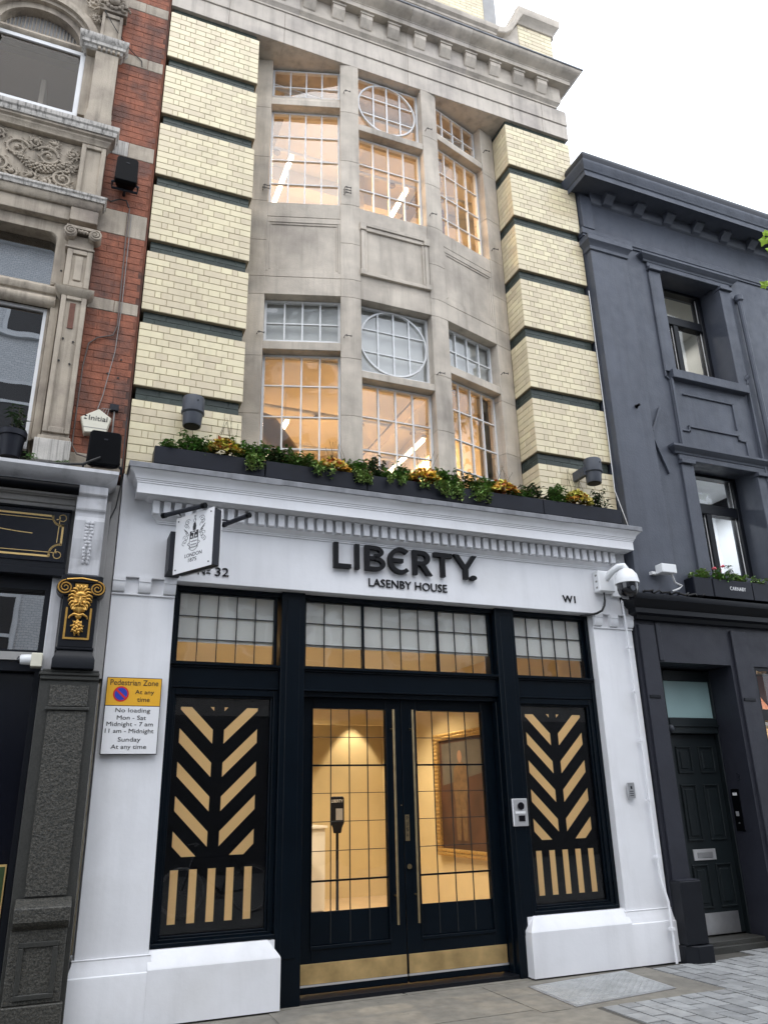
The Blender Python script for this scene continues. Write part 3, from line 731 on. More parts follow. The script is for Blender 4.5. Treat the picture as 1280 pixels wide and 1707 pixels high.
# display windows with the wheat-ear pattern of gold-coloured strips over black film
for x0, x1, g0, sx in ((.925, 1.895, 1.03, .69), (4.455, 5.405, 4.57, .69)):
    m = MB(); fr = .035
    m.box(x0, x0+fr, .14, .26, .513, 2.544); m.box(x1-fr-.01, x1, .14, .26, .513, 2.544); m.box(x0+fr, x1-fr-.01, .141, .26, .513, .565); m.box(x0+fr, x1-fr-.01, .141, .26, 2.485, 2.544)
    w = m.build('display_window', BK, LB, bevel=.004)
    for a, b, c, d in ((x0+fr, x0+fr+.018, .565, 2.485), (x1-fr-.028, x1-fr-.01, .565, 2.485)): T('glazing_bead', a, b, .165, .20, c, d, w)
    for c, d in ((.565, .583), (2.467, 2.485)): T('glazing_bead', x0+fr+.018, x1-fr-.028, .1652, .20, c, d, w)
    T('window_sill', x0-.03, x1+.0, .075, .20, .513, .545, w)
    B('pane', 'shop_glass', w, x0+fr+.018, x1-fr-.028, .195, .199, .583, 2.467)
    B('black_film', 'black_vinyl', w, x0+fr+.01, x1-fr-.02, .204, .21, .57, 2.48)
    def strip(p): MB().prism(p, .2015, .2035).build('wheat_ear_strip', 'gold_strip', w)
    L0, L1 = g0, g0+.29; Rr0, Rr1 = g0+.39, g0+.69; H = .118
    for k in range(5):
        zt = 2.39+.09-.28*k
        l = [(L0, zt-.28+.0), (L1, zt-.28-.285)]
    for k in range(5):
        a = 2.48-.28*(k)              # height of the strip's upper edge at the outer end
        up = lambda x, s: a-(x-L0 if s < 0 else Rr1-x)
        for s in (-1, 1):
            xo, xi = (L0, L1) if s < 0 else (Rr1, Rr0)
            zo, zi = a, a-.29
            poly = [(xo, zo), (xi, zi), (xi, zi-H), (xo, zo-H)]
            zmax, zmin = 2.385, 1.16
            out = poly
            for lim, keep in ((zmax, 1), (zmin, -1)):
                new = []
                for q in range(len(out)):
                    p, r = out[q], out[(q+1) % len(out)]
                    fp, fr_ = keep*(lim-p[1]), keep*(lim-r[1])
                    if fp >= 0: new.append(p)
                    if fp*fr_ < 0: t = fp/(fp-fr_); new.append((p[0]+(r[0]-p[0])*t, p[1]+(r[1]-p[1])*t))
                out = new
            if len(out) > 2: strip(out)
    for s in (-1, 1):
        xi = L1+.003 if s < 0 else Rr0-.003
        strip([(xi-.032*(-s)*-1 if False else xi+(.032 if s > 0 else -.032), 2.388), (xi, 2.388), (xi, 2.355)])
    for k in range(5): x = g0+.155*k; strip([(x, .66), (x+.064, .66), (x+.064, 1.062), (x, 1.062)])
# doors
T('door_frame_head', 2.126, 4.224, .17, .36, 2.50, 2.558)
T('door_jamb', 2.125, 2.145, .16, .36, 0, 2.50); T('door_jamb', 4.205, 4.225, .16, .36, 0, 2.50)
B('threshold', 'dark_gloss', LB, 2.13, 4.22, .10, .40, -.02, .035)
DY = .255
for side, (x0, x1, g0, g1) in enumerate(((2.148, 3.168, 2.265, 3.005), (3.174, 4.202, 3.33, 4.075))):
    m = MB(); zt, zb = 2.40, .66
    m.box(x0, g0, DY, DY+.055, .05, 2.512); m.box(g1, x1, DY, DY+.055, .05, 2.512); m.box(g0, g1, DY+.0002, DY+.0548, zt, 2.512); m.box(g0, g1, DY+.0002, DY+.0548, .05, .40)
    m.box(g0, g1, DY+.018, DY+.04, .40, zb)
    d = m.build('door', BK, LB, bevel=.003)
    for a, b, c, e in ((g0-.012, g0, .40, zt+.012), (g1, g1+.012, .40, zt+.012)): T('door_bead', a, b, DY-.012, DY+.01, c, e, d, .003)
    T('door_bead', g0-.012, g1+.012, DY-.0125, DY+.01, .372, .40, d, .003); T('door_bead', g0, g1, DY-.0122, DY+.01, zt, zt+.012, d, .003)
    cols = 4; xs = [g0+(g1-g0)*i/cols for i in range(5)]; zs = [zb, .905, 1.15, 1.395, 1.64, 1.885, 2.14, zt]
    for x in xs[1:-1]: B('glazing_bar', 'came_lead', d, x-.0035, x+.0035, DY+.012, DY+.024, .41, zt)
    for k, z in enumerate(zs[1:-1]):
        h = .008 if k in (0, 4) else .003
        B('glazing_bar', 'came_lead' if h < .005 else BK, d, g0, g1, DY+.010-h*.5, DY+.024, z-h, z+h)
    for i in range(4):
        for j in range(7):
            t, u = rb.uniform(-.001, .001), rb.uniform(-.001, .001); a, b, c, e = xs[i], xs[i+1], zs[j], zs[j+1]; y = DY+.018; q = .002; m = MB()
            m.hexa([(a, y-t, c), (b, y+t, c), (b, y+t+q, c), (a, y-t+q, c), (a, y-t+u, e), (b, y+t+u, e), (b, y+t+u+q, e), (a, y-t+u+q, e)]); m.build('pane', 'pane_glass', d)
    B('kick_plate', 'brass', d, x0+.012, x1-.006, DY-.004, DY+.01, .115, .268, bevel=.001)
    B('drip_bar', 'steel_bright', d, x0+.004, x1-.004, DY-.014, DY, .098, .113); B('bottom_seal', BK, d, x0+.004, x1-.004, DY-.010, DY, .045, .096)
    hx = 3.06 if side == 0 else 3.265
    m = MB().tube([(hx, DY-.075, .52), (hx, DY-.075, 1.4), (hx, DY-.075, 2.40)], .0125, 10); m.tube([(hx, DY-.075, .75), (hx, DY+.005, .75)], .009, 8); m.tube([(hx, DY-.075, 2.22), (hx, DY+.005, 2.22)], .009, 8)
    m.build('pull_handle', 'aged_brass', d, smooth=40)
    if side:
        B('push_plate', 'aged_brass', d, 3.185, 3.228, DY-.004, DY+.004, 1.205, 1.435)
        text('PUSH', Fr((3.222, DY-.0052), (3.2221, DY-.0052)), 0, .0001, 1.23, 1.41, 0, .001, 'lettering', 'print_black', d) if False else None
        for k, ch in enumerate('PUSH'): text(ch, FL, 3.197, 3.216, 1.388-.05*k, 1.42-.05*k, DY-.0055, DY-.003, 'lettering', 'print_black', d)
        MB().lathe([(.022, -.012), (.022, 0), (.016, .004)], (3.212, DY-.006, .985), 16, 'Y').build('lock', 'aged_brass', d, smooth=40)
    else: MB().lathe([(.006, -.008), (.006, 0)], (3.150, DY-.002, 1.52), 10, 'Y').build('door_pin', 'aged_brass', d)
# ---- rooms behind the glass
def room(x0, x1, y0, y1, z0, z1, wall, ceil, floor, left=True):
    B('room_floor', floor, LB, x0, x1, y0, y1, z0-.12, z0); B('room_ceiling', ceil, LB, x0, x1, y0, y1, z1, z1+.10)
    B('room_back_wall', wall, LB, x0-.1, x1+.1, y1, y1+.12, z0-.12, z1+.1)
    B('room_side_wall', wall, LB, x0-.12, x0, y0, y1, z0-.12, z1+.1); B('room_side_wall', wall, LB, x1, x1+.12, y0, y1, z0-.12, z1+.1)
room(.52, 5.60, .36, 6.7, .03, 3.40, 'lobby_wall', 'interior_ceiling', 'lobby_floor')
room(.50, 5.82, .62, 4.6, 4.42, 7.12, 'interior_warm', 'interior_ceiling', 'interior_grey')
room(.50, 5.82, .62, 4.6, 7.34, 10.44, 'interior_warm', 'interior_ceiling', 'interior_grey')
B('wall_slab', 'interior_warm', LB, XL+.01, XR-.01, .30, .62, 3.42, 4.30); B('wall_slab', 'interior_warm', LB, 1.46, 4.86, .45, .62, 7.14, 7.32)
B('wall_slab', 'interior_dark', LB, .9, 2.12, .262, .30, .05, 2.56); B('wall_slab', 'interior_dark', LB, 4.23, 5.44, .262, .30, .05, 2.56)
B('ceiling_slab', 'portland_stone', LB, 1.38, 4.94, .05, .62, 10.546, 10.62)
B('bulkhead', 'lobby_wall', LB, .53, 5.59, 5.6, 5.7, 2.75, 3.399)
for a, b in ((.94, 1.88), (2.14, 4.21), (4.47, 5.40)): B('window_film', 'film_white', LB, a, b, .212, .215, 2.965+.01*(a > 2), 3.44)
for F, a, b, z in ((FLb, SL0, SL1, 6.40), (FCb, SC0, SC1, 6.08), (FRb, SR0, SR1, 6.40)): B('reflection_panel', 'reflection_room_grey', LB, a, b, .20, .205, z, 7.0, F=F)
# first floor panels above: added, their grey stands in for reflections in the upper lights
def lamp_tube(x, y0, y1, z, watts, label):
    t = thing('linear_lamp', label, 'ceiling lamp', (x, (y0+y1)/2, z))
    B('housing', 'steel_bright', t, x-.04, x+.04, y0-.05, y1+.05, z+.004, z+.05); B('diffuser', 'tube_light', t, x-.026, x+.026, y0, y1, z-.028, z+.003)
    for y in (y0+.1, y1-.1): MB().tube([(x, y, z+.05), (x, y, z+.5)], .004, 5).build('suspension_wire', 'steel', t)
    l = bpy.data.lights.new('lamp_light', 'AREA'); l.shape = 'RECTANGLE'; l.size = .07; l.size_y = y1-y0; l.energy = watts*1.35; l.color = (1.0, .62, .28)
    o = bpy.data.objects.new('lamp_light', l); COL.objects.link(o); o.location = (x, (y0+y1)/2, z-.035); attach(o, t)
for z, y in ((10.30, 1.9), (10.30, 3.3)): B('ceiling_beam', 'interior_ceiling', LB, .51, 5.81, y, y+.22, z-.12, z+.13)
for x in (1.9, 3.1, 4.5): B('ceiling_beam', 'interior_ceiling', LB, x, x+.10, .63, 4.59, 10.33, 10.439)
B('room_partition', 'interior_warm', LB, 3.30, 3.40, 1.6, 4.59, 7.35, 10.43); B('room_partition', 'interior_warm', LB, 4.9, 5.0, 1.3, 4.59, 4.43, 7.11)
MB().tube([(.6, 2.2, 6.35), (1.6, 2.2, 6.35), (2.2, 2.25, 6.28), (2.45, 2.3, 6.0), (2.48, 2.3, 5.6)], .20, 16).build('ventilation_duct', 'duct_grey', LB, smooth=50)
MB().lathe([(.20, 0), (.34, -.06), (.34, -.10), (.10, -.11)], (2.48, 2.3, 5.6), 24).build('duct_diffuser', 'duct_grey', LB, smooth=40)
B('filing_shelf', 'interior_grey', LB, 2.75, 3.28, .75, 1.0, 7.35, 8.62)
for k in range(13): B('box_file', 'duct_grey' if k % 3 else 'office_white', LB, 2.76+.039*k, 2.795+.039*k, .73, .98, 8.625, 8.625+.13+.02*rb.random())
B('window_bench', 'interior_grey', LB, 1.5, 2.5, .75, 1.2, 7.35, 8.40); B('window_bench', 'interior_grey', LB, 3.9, 4.8, .75, 1.2, 4.43, 5.05)
for zc in (10.20, 6.90):
    for y in (1.35, 2.75, 3.9): MB().tube([(.52, y, zc), (5.80, y, zc)], .028, 8).build('sprinkler_pipe', 'window_metal', LB, smooth=50)
    for x in (1.35, 2.0, 3.05, 3.75, 4.6):
        for y in (1.35, 2.75): MB().lathe([(.012, 0), (.05, -.03), (.05, -.045), (.02, -.06)], (x, y, zc-.03), 12).build('ceiling_fitting', 'duct_grey', LB, smooth=40)
    B('cable_tray', 'duct_grey', LB, 1.75, 1.93, .64, 4.58, zc-.10, zc-.06); B('cable_tray', 'duct_grey', LB, 4.15, 4.30, .64, 4.58, zc-.10, zc-.06)
for x in (.9, 2.0, 3.6, 4.4): B('wall_panel', 'desk_white', LB, x, x+.75, 4.55, 4.598, 5.6, 6.75); B('wall_panel', 'office_white', LB, x+.1, x+.6, 4.55, 4.598, 8.6, 9.9)
B('door_leaf', 'rust', LB, 4.35, 4.40, 1.0, 1.9, 7.35, 9.6)
lamp_tube(2.15, 1.12, 3.0, 9.90, 95, 'glowing linear lamp behind the upper left bay window'); lamp_tube(3.88, 1.12, 3.0, 9.90, 95, 'glowing linear lamp behind the upper middle bay window')
lamp_tube(2.56, 2.55, 4.2, 6.60, 75, 'glowing linear lamp behind the lower left bay window'); lamp_tube(4.62, 2.45, 4.2, 6.60, 75, 'glowing linear lamp behind the lower middle bay window')
def downlight(x, y, z, watts, label, spot=None):
    t = thing('downlight', label, 'ceiling lamp', (x, y, z)); MB().lathe([(.055, -.008), (.055, 0), (.04, .004)], (x, y, z), 16).build('trim', 'steel_bright', t); MB().lathe([(.038, -.012), (.038, -.004)], (x, y, z), 14).build('lens', 'bulb', t)
    l = bpy.data.lights.new('lamp_light', 'SPOT'); l.energy = watts; l.spot_size = R_(spot or 130); l.spot_blend = .6 if not spot else .25; l.shadow_soft_size = .05; l.energy *= 1.2; l.color = (1.0, .84, .62)
    o = bpy.data.objects.new('lamp_light', l); COL.objects.link(o); o.location = (x, y, z-.02); attach(o, t)
downlight(1.5, 2.2, 3.398, 150, 'lit round downlight in lobby ceiling behind left display window'); downlight(3.2, 2.3, 3.398, 200, 'lit round downlight in lobby ceiling behind the doors')
downlight(4.45, 4.0, 3.398, 200, 'lit round downlight in lobby ceiling beside the painting'); downlight(5.0, 6.35, 3.398, 120, 'lit round downlight washing the lobby back wall', 62); downlight(3.9, 4.6, 3.398, 120, 'lit round downlight above the reception desk')
# lobby furniture
pt = thing('framed_painting', 'large dark portrait painting in ornate gold frame on lobby wall', 'painting', (5.59, 3.7, .78))
PF = Fr((5.596, 4.42), (5.596, 2.70)); W, Z0, Z1 = 1.72, .78, 2.50
B('canvas', 'canvas', pt, .13, W-.13, -.03, -.005, Z0+.09, Z1-.09, F=PF)
MB().prism([(.22, 1.75), (W-.22, 1.9), (W-.22, Z1-.15), (.22, Z1-.15)], -.032, -.029, F=PF).build('painted_sky', 'canvas_sky', pt)
MB().prism([(x_+.12, z_) for x_, z_ in ((.50, 1.0), (.62, 1.0), (.66, 1.45), (.70, 1.0), (.82, 1.0), (.84, 1.5), (.92, 1.75), (.88, 2.0), (.76, 2.06), (.60, 2.06), (.48, 1.98), (.44, 1.7), (.49, 1.5))], -.035, -.033, F=PF).build('painted_figure', 'canvas_coat', pt)
MB().prism([(.80+.07*math.cos(a*.524), 2.14+.09*math.sin(a*.524)) for a in range(12)], -.037, -.0355, F=PF).build('painted_face', 'canvas_skin', pt)
for (a, b, c, d) in ((0, W, Z0, Z0+.10), (0, W, Z1-.10, Z1), (0, .14, Z0+.10, Z1-.10), (W-.14, W, Z0+.10, Z1-.10)):
    m = MB(); m.box(a, b, -.07, -.003, c, d, F=PF)
    n = int(max(b-a, d-c)/.055)
    for i in range(n):
        f = (i+.5)/n
        for off in (.3, .75):
            s, z = (a+(b-a)*f, c+(d-c)*off) if b-a > d-c else (a+(b-a)*off, c+(d-c)*f)
            p = PF.pt(s, -.075, z); m.ball(p, .022, .026, .024, 6, 4)
    m.build('frame', 'frame_gold', pt, smooth=40)
ds = thing('reception_desk', 'white reception desk seen through the left door', 'desk', (3.6, 5.5, .03))
B('counter', 'desk_white', ds, 2.6, 4.02, 5.2, 5.95, .05, 1.18); B('counter_top', 'desk_white', ds, 2.58, 4.05, 5.17, 5.98, 1.182, 1.215); B('toe_kick', 'interior_grey', ds, 2.62, 4.0, 5.22, 5.9, .03, .0495)
sd_ = thing('sanitiser_stand', 'black hand sanitiser stand in the lobby behind the left door', 'dispenser', (4.06, 4.75, .03))
MB().lathe([(.17, 0), (.17, .012), (.03, .02)], (4.06, 4.75, .03), 24).build('base', 'letter_black', sd_, smooth=40); MB().tube([(4.06, 4.75, .05), (4.06, 4.75, 1.15)], .022, 10).build('pole', 'letter_black', sd_, smooth=40)
m = MB(); m.prism([(-.055, 1.12), (.055, 1.12), (.07, 1.2), (.10, 1.26), (.10, 1.60), (.085, 1.63), (-.085, 1.63), (-.10, 1.60), (-.10, 1.26), (-.07, 1.2)], -.05, .03, F=Fr((4.06, 4.74), (5.0, 4.36))); m.build('dispenser_body', 'letter_black', sd_, bevel=.008)
QF = Fr((4.06, 4.74), (5.0, 4.36)); B('drip_window', 'steel_bright', sd_, -.02, .08, -.054, -.048, 1.30, 1.46, F=QF); text('LIBERTY', QF, -.085, .085, 1.545, 1.585, -.0535, -.049, 'lettering', 'sign_white', sd_)
# ================================================================== red brick building on the left
RB = thing('red_brick_building', 'red brick building with carved stone window bay and black shop at ground floor', 'building', (-2.5, 0, 0))
OS = 'old_stone'
def S(name, *a, m=OS, bevel=.005, par=None, F=None): return B(name, m, par or RB, *a, bevel=bevel, F=F)
B('wall_core', 'red_mortar', RB, -.165, .318, .0036, .6, 4.42, 12.5)
SB = [(10.27, 10.42), (9.405, 9.56), (8.10, 8.30), (7.075, 7.375), (6.15, 6.285), (4.44, 4.60)]
for z0, z1 in SB:
    c = rb.uniform(-.02, .16)
    S('stone_band', -.16, c-.0015, -.004, .1, z0, z1, m='soot_stone' if z0 in (8.10,) else OS); S('stone_band', c+.0015, .314, -.002, .1, z0, z1)
ends = [12.0]+[v for p in SB for v in (p[1], p[0])]
for zt, zb in zip(ends[0::2], ends[1::2]):
    n = max(1, round((zt-zb)/.077)); h = (zt-zb)/n
    for r in range(n):
        z = zb+r*h; x = -.162-(.11 if r % 2 else .0)
        while x < .30:
            a, b = max(x, -.16), min(x+.225, .314); x += .225
            if b-a > .03: inst('brick', brick_mesh(round(b-a-.004, 3), round(h-.005, 4), 'red_brick'), ((a+b)/2, rb.uniform(-.001, .002), z+.0025), RB)
B('party_strip', 'red_mortar', RB, .320, .336, .015, .5, 4.46, 12.5)
# stone bay: pilasters, cornices, windows
WX = -.50
S('bay_wall', -6, -2.6, -.02, .5, 4.42, 12.5)
for sgn in (0, 1):
    fx_ = (lambda a, b: (a, b)) if sgn == 0 else (lambda a, b: (-1.96-b, -1.96-a))
    def P(name, a, b, *r, **k): q = fx_(a, b); return S(name, q[0], q[1], *r, **k)
    P('pilaster', -.40, -.163, -.10, .4, 8.50, 9.355); P('pilaster', -.50, -.402, .0, .4, 8.50, 9.355); P('pilaster_base', -.42, -.15, -.125, .4, 8.28, 8.40); P('pilaster_base', -.41, -.156, -.115, .4, 8.40, 8.498)
    P('pilaster', -.385, -.168, -.085, .4, 9.545, 9.97)
    for (a, b, c, d) in ((-.385, -.352, 9.56, 9.955), (-.20, -.168, 9.56, 9.955)): P('panel_rim', a, b, -.105, -.08, c, d)
    P('panel_rim', -.351, -.201, -.1045, -.08, 9.90, 9.955); P('panel_rim', -.351, -.201, -.1045, -.08, 9.56, 9.62)
    P('capital_block', -.43, -.13, -.12, .4, 9.975, 10.30)
    q = fx_(-.28, -.28); m = MB(); m.ball((q[0], -.135, 10.13), .062, .05, .062, 14, 8)
    for k in range(14):
        a = k*.4488; m.ball((q[0]+.095*math.cos(a), -.125, 10.13+.105*math.sin(a)), .026, .028, .026, 7, 5)
    for sx in (-1, 1):
        for k in range(10):
            a = k*.55; r = .055-.004*k; m.ball((q[0]+sx*.12+r*math.cos(a), -.13, 10.03+r*math.sin(a)), .014, .022, .014, 6, 4)
    m.build('carved_boss', OS, RB, smooth=50)
    q = fx_(-.50, -.15)
    MB().sweep([(0, 9.36), (.02, 9.37), (.03, 9.40), (.05, 9.41), (.05, 9.45), (.07, 9.475), (.08, 9.50), (.08, 9.53), (0, 9.545)], [(q[0], .3), (q[0], -.09), (q[1], -.09), (q[1], .3)]).build('impost', 'soot_stone', RB, smooth=30)
    for k in range(5): P('impost_dentil', -.385+.05*k, -.355+.05*k, -.128, -.09, 9.362, 9.405)
    P('parapet_pilaster', -.40, -.163, -.085, .4, 7.37, 8.045)
    for (a, b) in ((-.40, -.355), (-.208, -.163)): P('panel_rim', a, b, -.11, -.08, 7.40, 8.03)
    P('panel_rim', -.354, -.209, -.1095, -.08, 7.985, 8.03); P('panel_rim', -.354, -.209, -.1095, -.08, 7.40, 7.43)
    # lower order
    P('entablature', -.42, -.158, -.10, .4, 7.06, 7.215)
    P('pilaster_neck', -.40, -.165, -.09, .4, 6.74, 6.88); P('pilaster_collar', -.42, -.15, -.115, .4, 6.715, 6.74)
    P('pilaster', -.395, -.163, -.085, .4, 6.27, 6.714)
    for (a, b, c, d, y) in ((-.395, -.345, 6.28, 6.71, -.105), (-.213, -.163, 6.28, 6.71, -.105), (-.344, -.214, 6.66, 6.71, -.1045), (-.344, -.214, 6.28, 6.34, -.1045), (-.315, -.243, 6.36, 6.64, -.10)): P('panel_rim', a, b, y, -.08, c, d)
    q = fx_(-.40, -.160); MB().sweep([(0, 6.17), (.015, 6.18), (.03, 6.20), (.05, 6.225), (.055, 6.25), (0, 6.268)], [(q[0], .3), (q[0], -.09), (q[1], -.09), (q[1], .3)]).build('pilaster_cap', OS, RB, smooth=30)
    P('pilaster', -.39, -.163, -.085, .4, 4.68, 6.169)
    for (a, b) in ((-.39, -.345), (-.208, -.163)): P('panel_rim', a, b, -.108, -.08, 4.72, 6.168)
    P('panel_rim', -.344, -.209, -.1075, -.08, 6.13, 6.168); P('panel_rim', -.344, -.209, -.1075, -.08, 4.72, 4.78)
    P('pilaster_foot', -.44, -.135, -.14, .4, 4.43, 4.64, m='soot_stone'); P('pilaster_foot', -.42, -.145, -.12, .4, 4.642, 4.679)
    # ionic volutes
    q = fx_(-.45, -.10); m = MB(); m.box(q[0]+.02, q[1]-.02, -.15, -.02, 6.925, 6.955)
    for cxv, s in ((q[0]+.062, 1), (q[1]-.062, -1)):
        path = []
        for k in range(34):
            a = k*.36; r = .058*(1-k/40); path.append((cxv+s*-r*math.sin(a)*1, -.165-.0004*k, 6.875+r*math.cos(a)))
        m.tube(path, .011, 6, .006); m.lathe([(.060, 0), (.060, .10)], (cxv, -.15, 6.875), 20, 'Y'); m.ball((cxv, -.17, 6.875), .014, .014, .014, 8, 5)
    for k in range(6): m.ball((q[0]+.135+k*.016, -.15, 6.895-.006*(k % 2)), .012, .016, .02, 6, 4)
    m.build('volute_capital', OS, RB, smooth=45)
    # jamb beside the windows
    P('window_jamb', -.475, -.402, .01, .4, 4.68, 6.92); P('window_jamb', -.505, -.478, .06, .4, 4.68, 6.92)
for zt in (8.20,):
    pass
MB().sweep([(0, 8.035), (.01, 8.04), (.02, 8.07), (.035, 8.09), (.035, 8.11), (.06, 8.125), (.06, 8.15)], [(-1.80, .3), (-1.80, -.10), (-.163, -.10), (-.163, .3)]).build('sill_cornice', OS, RB, smooth=30)
MB().sweep([(0, 8.151), (.075, 8.151), (.085, 8.18), (.085, 8.20), (.10, 8.215), (.105, 8.245), (.105, 8.262), (0, 8.275)], [(-1.80, .3), (-1.80, -.10), (-.163, -.10), (-.163, .3)]).build('sill_cornice_top', 'soot_stone', RB, smooth=30)
MB().sweep([(0, 7.216), (.012, 7.225), (.03, 7.26), (.035, 7.285), (.035, 7.295)], [(-1.80, .3), (-1.80, -.10), (-.163, -.10), (-.163, .3)]).build('string_course', OS, RB, smooth=30)
MB().sweep([(0, 7.296), (.05, 7.296), (.055, 7.325), (.068, 7.34), (.068, 7.362), (0, 7.37)], [(-1.80, .3), (-1.80, -.10), (-.163, -.10), (-.163, .3)]).build('string_course_top', 'soot_stone', RB, smooth=30)
S('cornice_core', -1.80, -.164, -.0985, .3, 8.037, 8.27); S('cornice_core', -1.80, -.164, -.0985, .3, 7.217, 7.3695); S('entablature', -1.55, -.421, -.075, .35, 7.061, 7.2165)
S('impost_core', -.499, -.151, -.0885, .3, 9.356, 9.544); S('impost_core', -1.809, -1.461, -.0885, .3, 9.356, 9.544)
# carved scroll panel under the arched window
cp = S('carved_panel', -1.55, -.401, -.045, .4, 7.371, 8.036)
def spiral(cx_, cz, r0, turns, a0, s, w=.016, n=46, tail=None):
    m = MB(); path = []
    for k in range(n):
        f = k/(n-1); a = a0+s*f*turns*2*math.pi; r = r0*(1-.86*f); path.append((cx_+r*math.cos(a), -.055-.012*f, cz+r*math.sin(a)))
    m.tube(path, w, 7, w*.5); m.ball((cx_, -.07, cz), .022, .02, .022, 8, 5)
    for k in range(0, n-10, 4):
        p = Vector(path[k]); a = a0+s*k/(n-1)*turns*2*math.pi; o = Vector((math.cos(a), 0, math.sin(a)))
        t = Vector((-math.sin(a)*s, 0, math.cos(a)*s)); q = p+o*.028+t*.018
        m.tube([p, p+o*.018+t*.008, q+Vector((0, -.012, 0)), q+t*.024], .014, 5, .003)
    return m
for a in ((-.70, 7.78, .125, 1.6, 2.6, -1), (-.535, 7.545, .105, 1.7, 1.2, 1), (-.99, 7.80, .12, 1.5, .3, 1), (-1.14, 7.56, .10, 1.6, 2.0, -1), (-.47, 7.87, .055, 1.2, 2.0, -1), (-.83, 7.50, .06, 1.3, 4.0, 1), (-.47, 7.70, .05, 1.3, 0.5, 1), (-.66, 7.95, .045, 1.2, 3.5, 1), (-.83, 7.93, .06, 1.3, 5.0, -1), (-.69, 7.46, .05, 1.3, 1.5, -1), (-1.0, 7.49, .065, 1.4, 3.0, 1), (-1.17, 7.93, .07, 1.4, 4.2, -1), (-.44, 7.44, .04, 1.2, 2.5, 1), (-.86, 7.64, .05, 1.2, .0, 1)):
    spiral(*a).build('carved_scroll', OS, cp, smooth=50)
m = MB()
for i in range(26):
    f = i/25; x = -.98+.50*f; z = 7.72-.13*math.sin(math.pi*f)+.05*f; r = .018+.022*math.sin(math.pi*f)
    for k in range(5): a = k*1.256+i*.7; m.ball((x+rb.uniform(-.006, .006), -.062+.5*r*math.sin(a)*-1, z+r*math.cos(a)), .016, .015, .014, 6, 4)
m.build('carved_swag', OS, cp, smooth=50)
# arched window
aw = S('arch_wall', -1.97, -1.47, .0, .4, 8.5, 11.5)
S('arch_wall', -.500, -.164, .02, .4, 9.545, 12.4); 
CXA, CZA = -.985, 9.48
def archring(r0x, r0z, r1x, r1z, y0, y1, m_, nm, zmin=9.48, N=26):
    m = MB()
    for k in range(N):
        a0, a1 = math.pi*k/N, math.pi*(k+1)/N; v = []
        for y in (y0, y1):
            for a, rx, rz in ((a0, r0x, r0z), (a0, r1x, r1z), (a1, r1x, r1z), (a1, r0x, r0z)): v.append((CXA+rx*math.cos(a), y, CZA+rz*math.sin(a)))
        m.add(v, [(0, 1, 2, 3), (7, 6, 5, 4), (1, 5, 6, 2), (0, 3, 7, 4)])
    return m.build(nm, m_, RB, smooth=40)
archring(.41, .35, .485, .425, .02, .3, OS, 'arch_ring'); archring(.486, .426, .525, .47, -.03, .3, OS, 'arch_ring'); archring(.526, .471, .57, .52, -.07, .3, OS, 'arch_ring'); archring(.571, .521, .62, .58, -.045, .3, OS, 'arch_ring')
m = MB(); N = 24; pts = [(CXA+.612*math.cos(math.pi*k/N), CZA+.572*math.sin(math.pi*k/N)) for k in range(N+1)]
m.prism(pts+[(-1.62, 9.48), (-1.62, 12.4), (-.35, 12.4), (-.35, 9.48)], .03, .4).build('spandrel_wall', OS, RB)
for a in ((-.50, 10.10, .075, 1.6, 2.4, -1), (-.60, 10.28, .09, 1.5, .6, 1), (-.455, 9.92, .045, 1.2, 1.0, -1), (-.78, 10.36, .08, 1.5, 3.0, -1), (-.95, 10.42, .07, 1.4, 0, 1)):
    mm = spiral(*a, w=.014); 
    for v in mm.v: v.y += .035
    mm.build('carved_scroll', OS, RB, smooth=50)
MB().prism([(CXA+.412*math.cos(math.pi*k/20), CZA+.352*math.sin(math.pi*k/20)) for k in range(21)], .14, .2).build('tympanum', 'grey_render', RB)
m = MB()
for k in range(22): x = CXA-.39+.036*k; h = .35*math.sqrt(max(0, 1-((x-CXA)/.412)**2)); m.box(x-.005, x+.005, .125, .15, CZA, CZA+h)
m.build('tympanum_reeding', OS, RB)
MB().sweep([(0, 9.395), (.02, 9.40), (.045, 9.42), (.055, 9.445), (.045, 9.47), (.03, 9.48), (.03, 9.495), (0, 9.50)], [(-1.48, .06), (-.495, .06)]).build('transom_roll', OS, RB, smooth=30)
def win_frame(x0, x1, z0, z1, y, w, m_='white_frame', gm='dim_pane', back='interior_grey', split=None, hs=None, depth=1.2, par=None, name='window'):
    m = MB(); m.box(x0, x0+w, y, y+.05, z0, z1); m.box(x1-w, x1, y, y+.05, z0, z1); m.box(x0+w, x1-w, y+.0005, y+.0495, z0, z0+w); m.box(x0+w, x1-w, y+.0005, y+.0495, z1-w, z1)
    f = m.build(name, m_, par or RB, bevel=.003)
    xs = [x0+w]+(split or [])+[x1-w]; zs = [z0+w]+(hs or [])+[z1-w]
    for x in xs[1:-1]: B('glazing_bar', m_, f, x-.018, x+.018, y+.004, y+.046, z0+w, z1-w)
    for z in zs[1:-1]: B('glazing_bar', m_, f, x0+w, x1-w, y+.003, y+.047, z-.018, z+.018)
    for i in range(len(xs)-1):
        for j in range(len(zs)-1): B('pane', gm, f, xs[i], xs[i+1], y+.022, y+.025, zs[j], zs[j+1])
    return f
win_frame(-1.46, -.502, 8.48, 9.405, .03, .05, gm='brown_pane')
B('room_shell', 'interior_brown', RB, -1.9, -.3, 1.6, 1.7, 7.9, 9.6); B('room_shell', 'interior_brown', RB, -1.9, -.3, .4, 1.6, 9.5, 9.6); B('room_shell', 'interior_grey', RB, -.42, -.3, .4, 1.6, 7.9, 9.5); B('room_partition', 'office_white', RB, -.95, -.90, .5, 1.0, 7.9, 9.35)
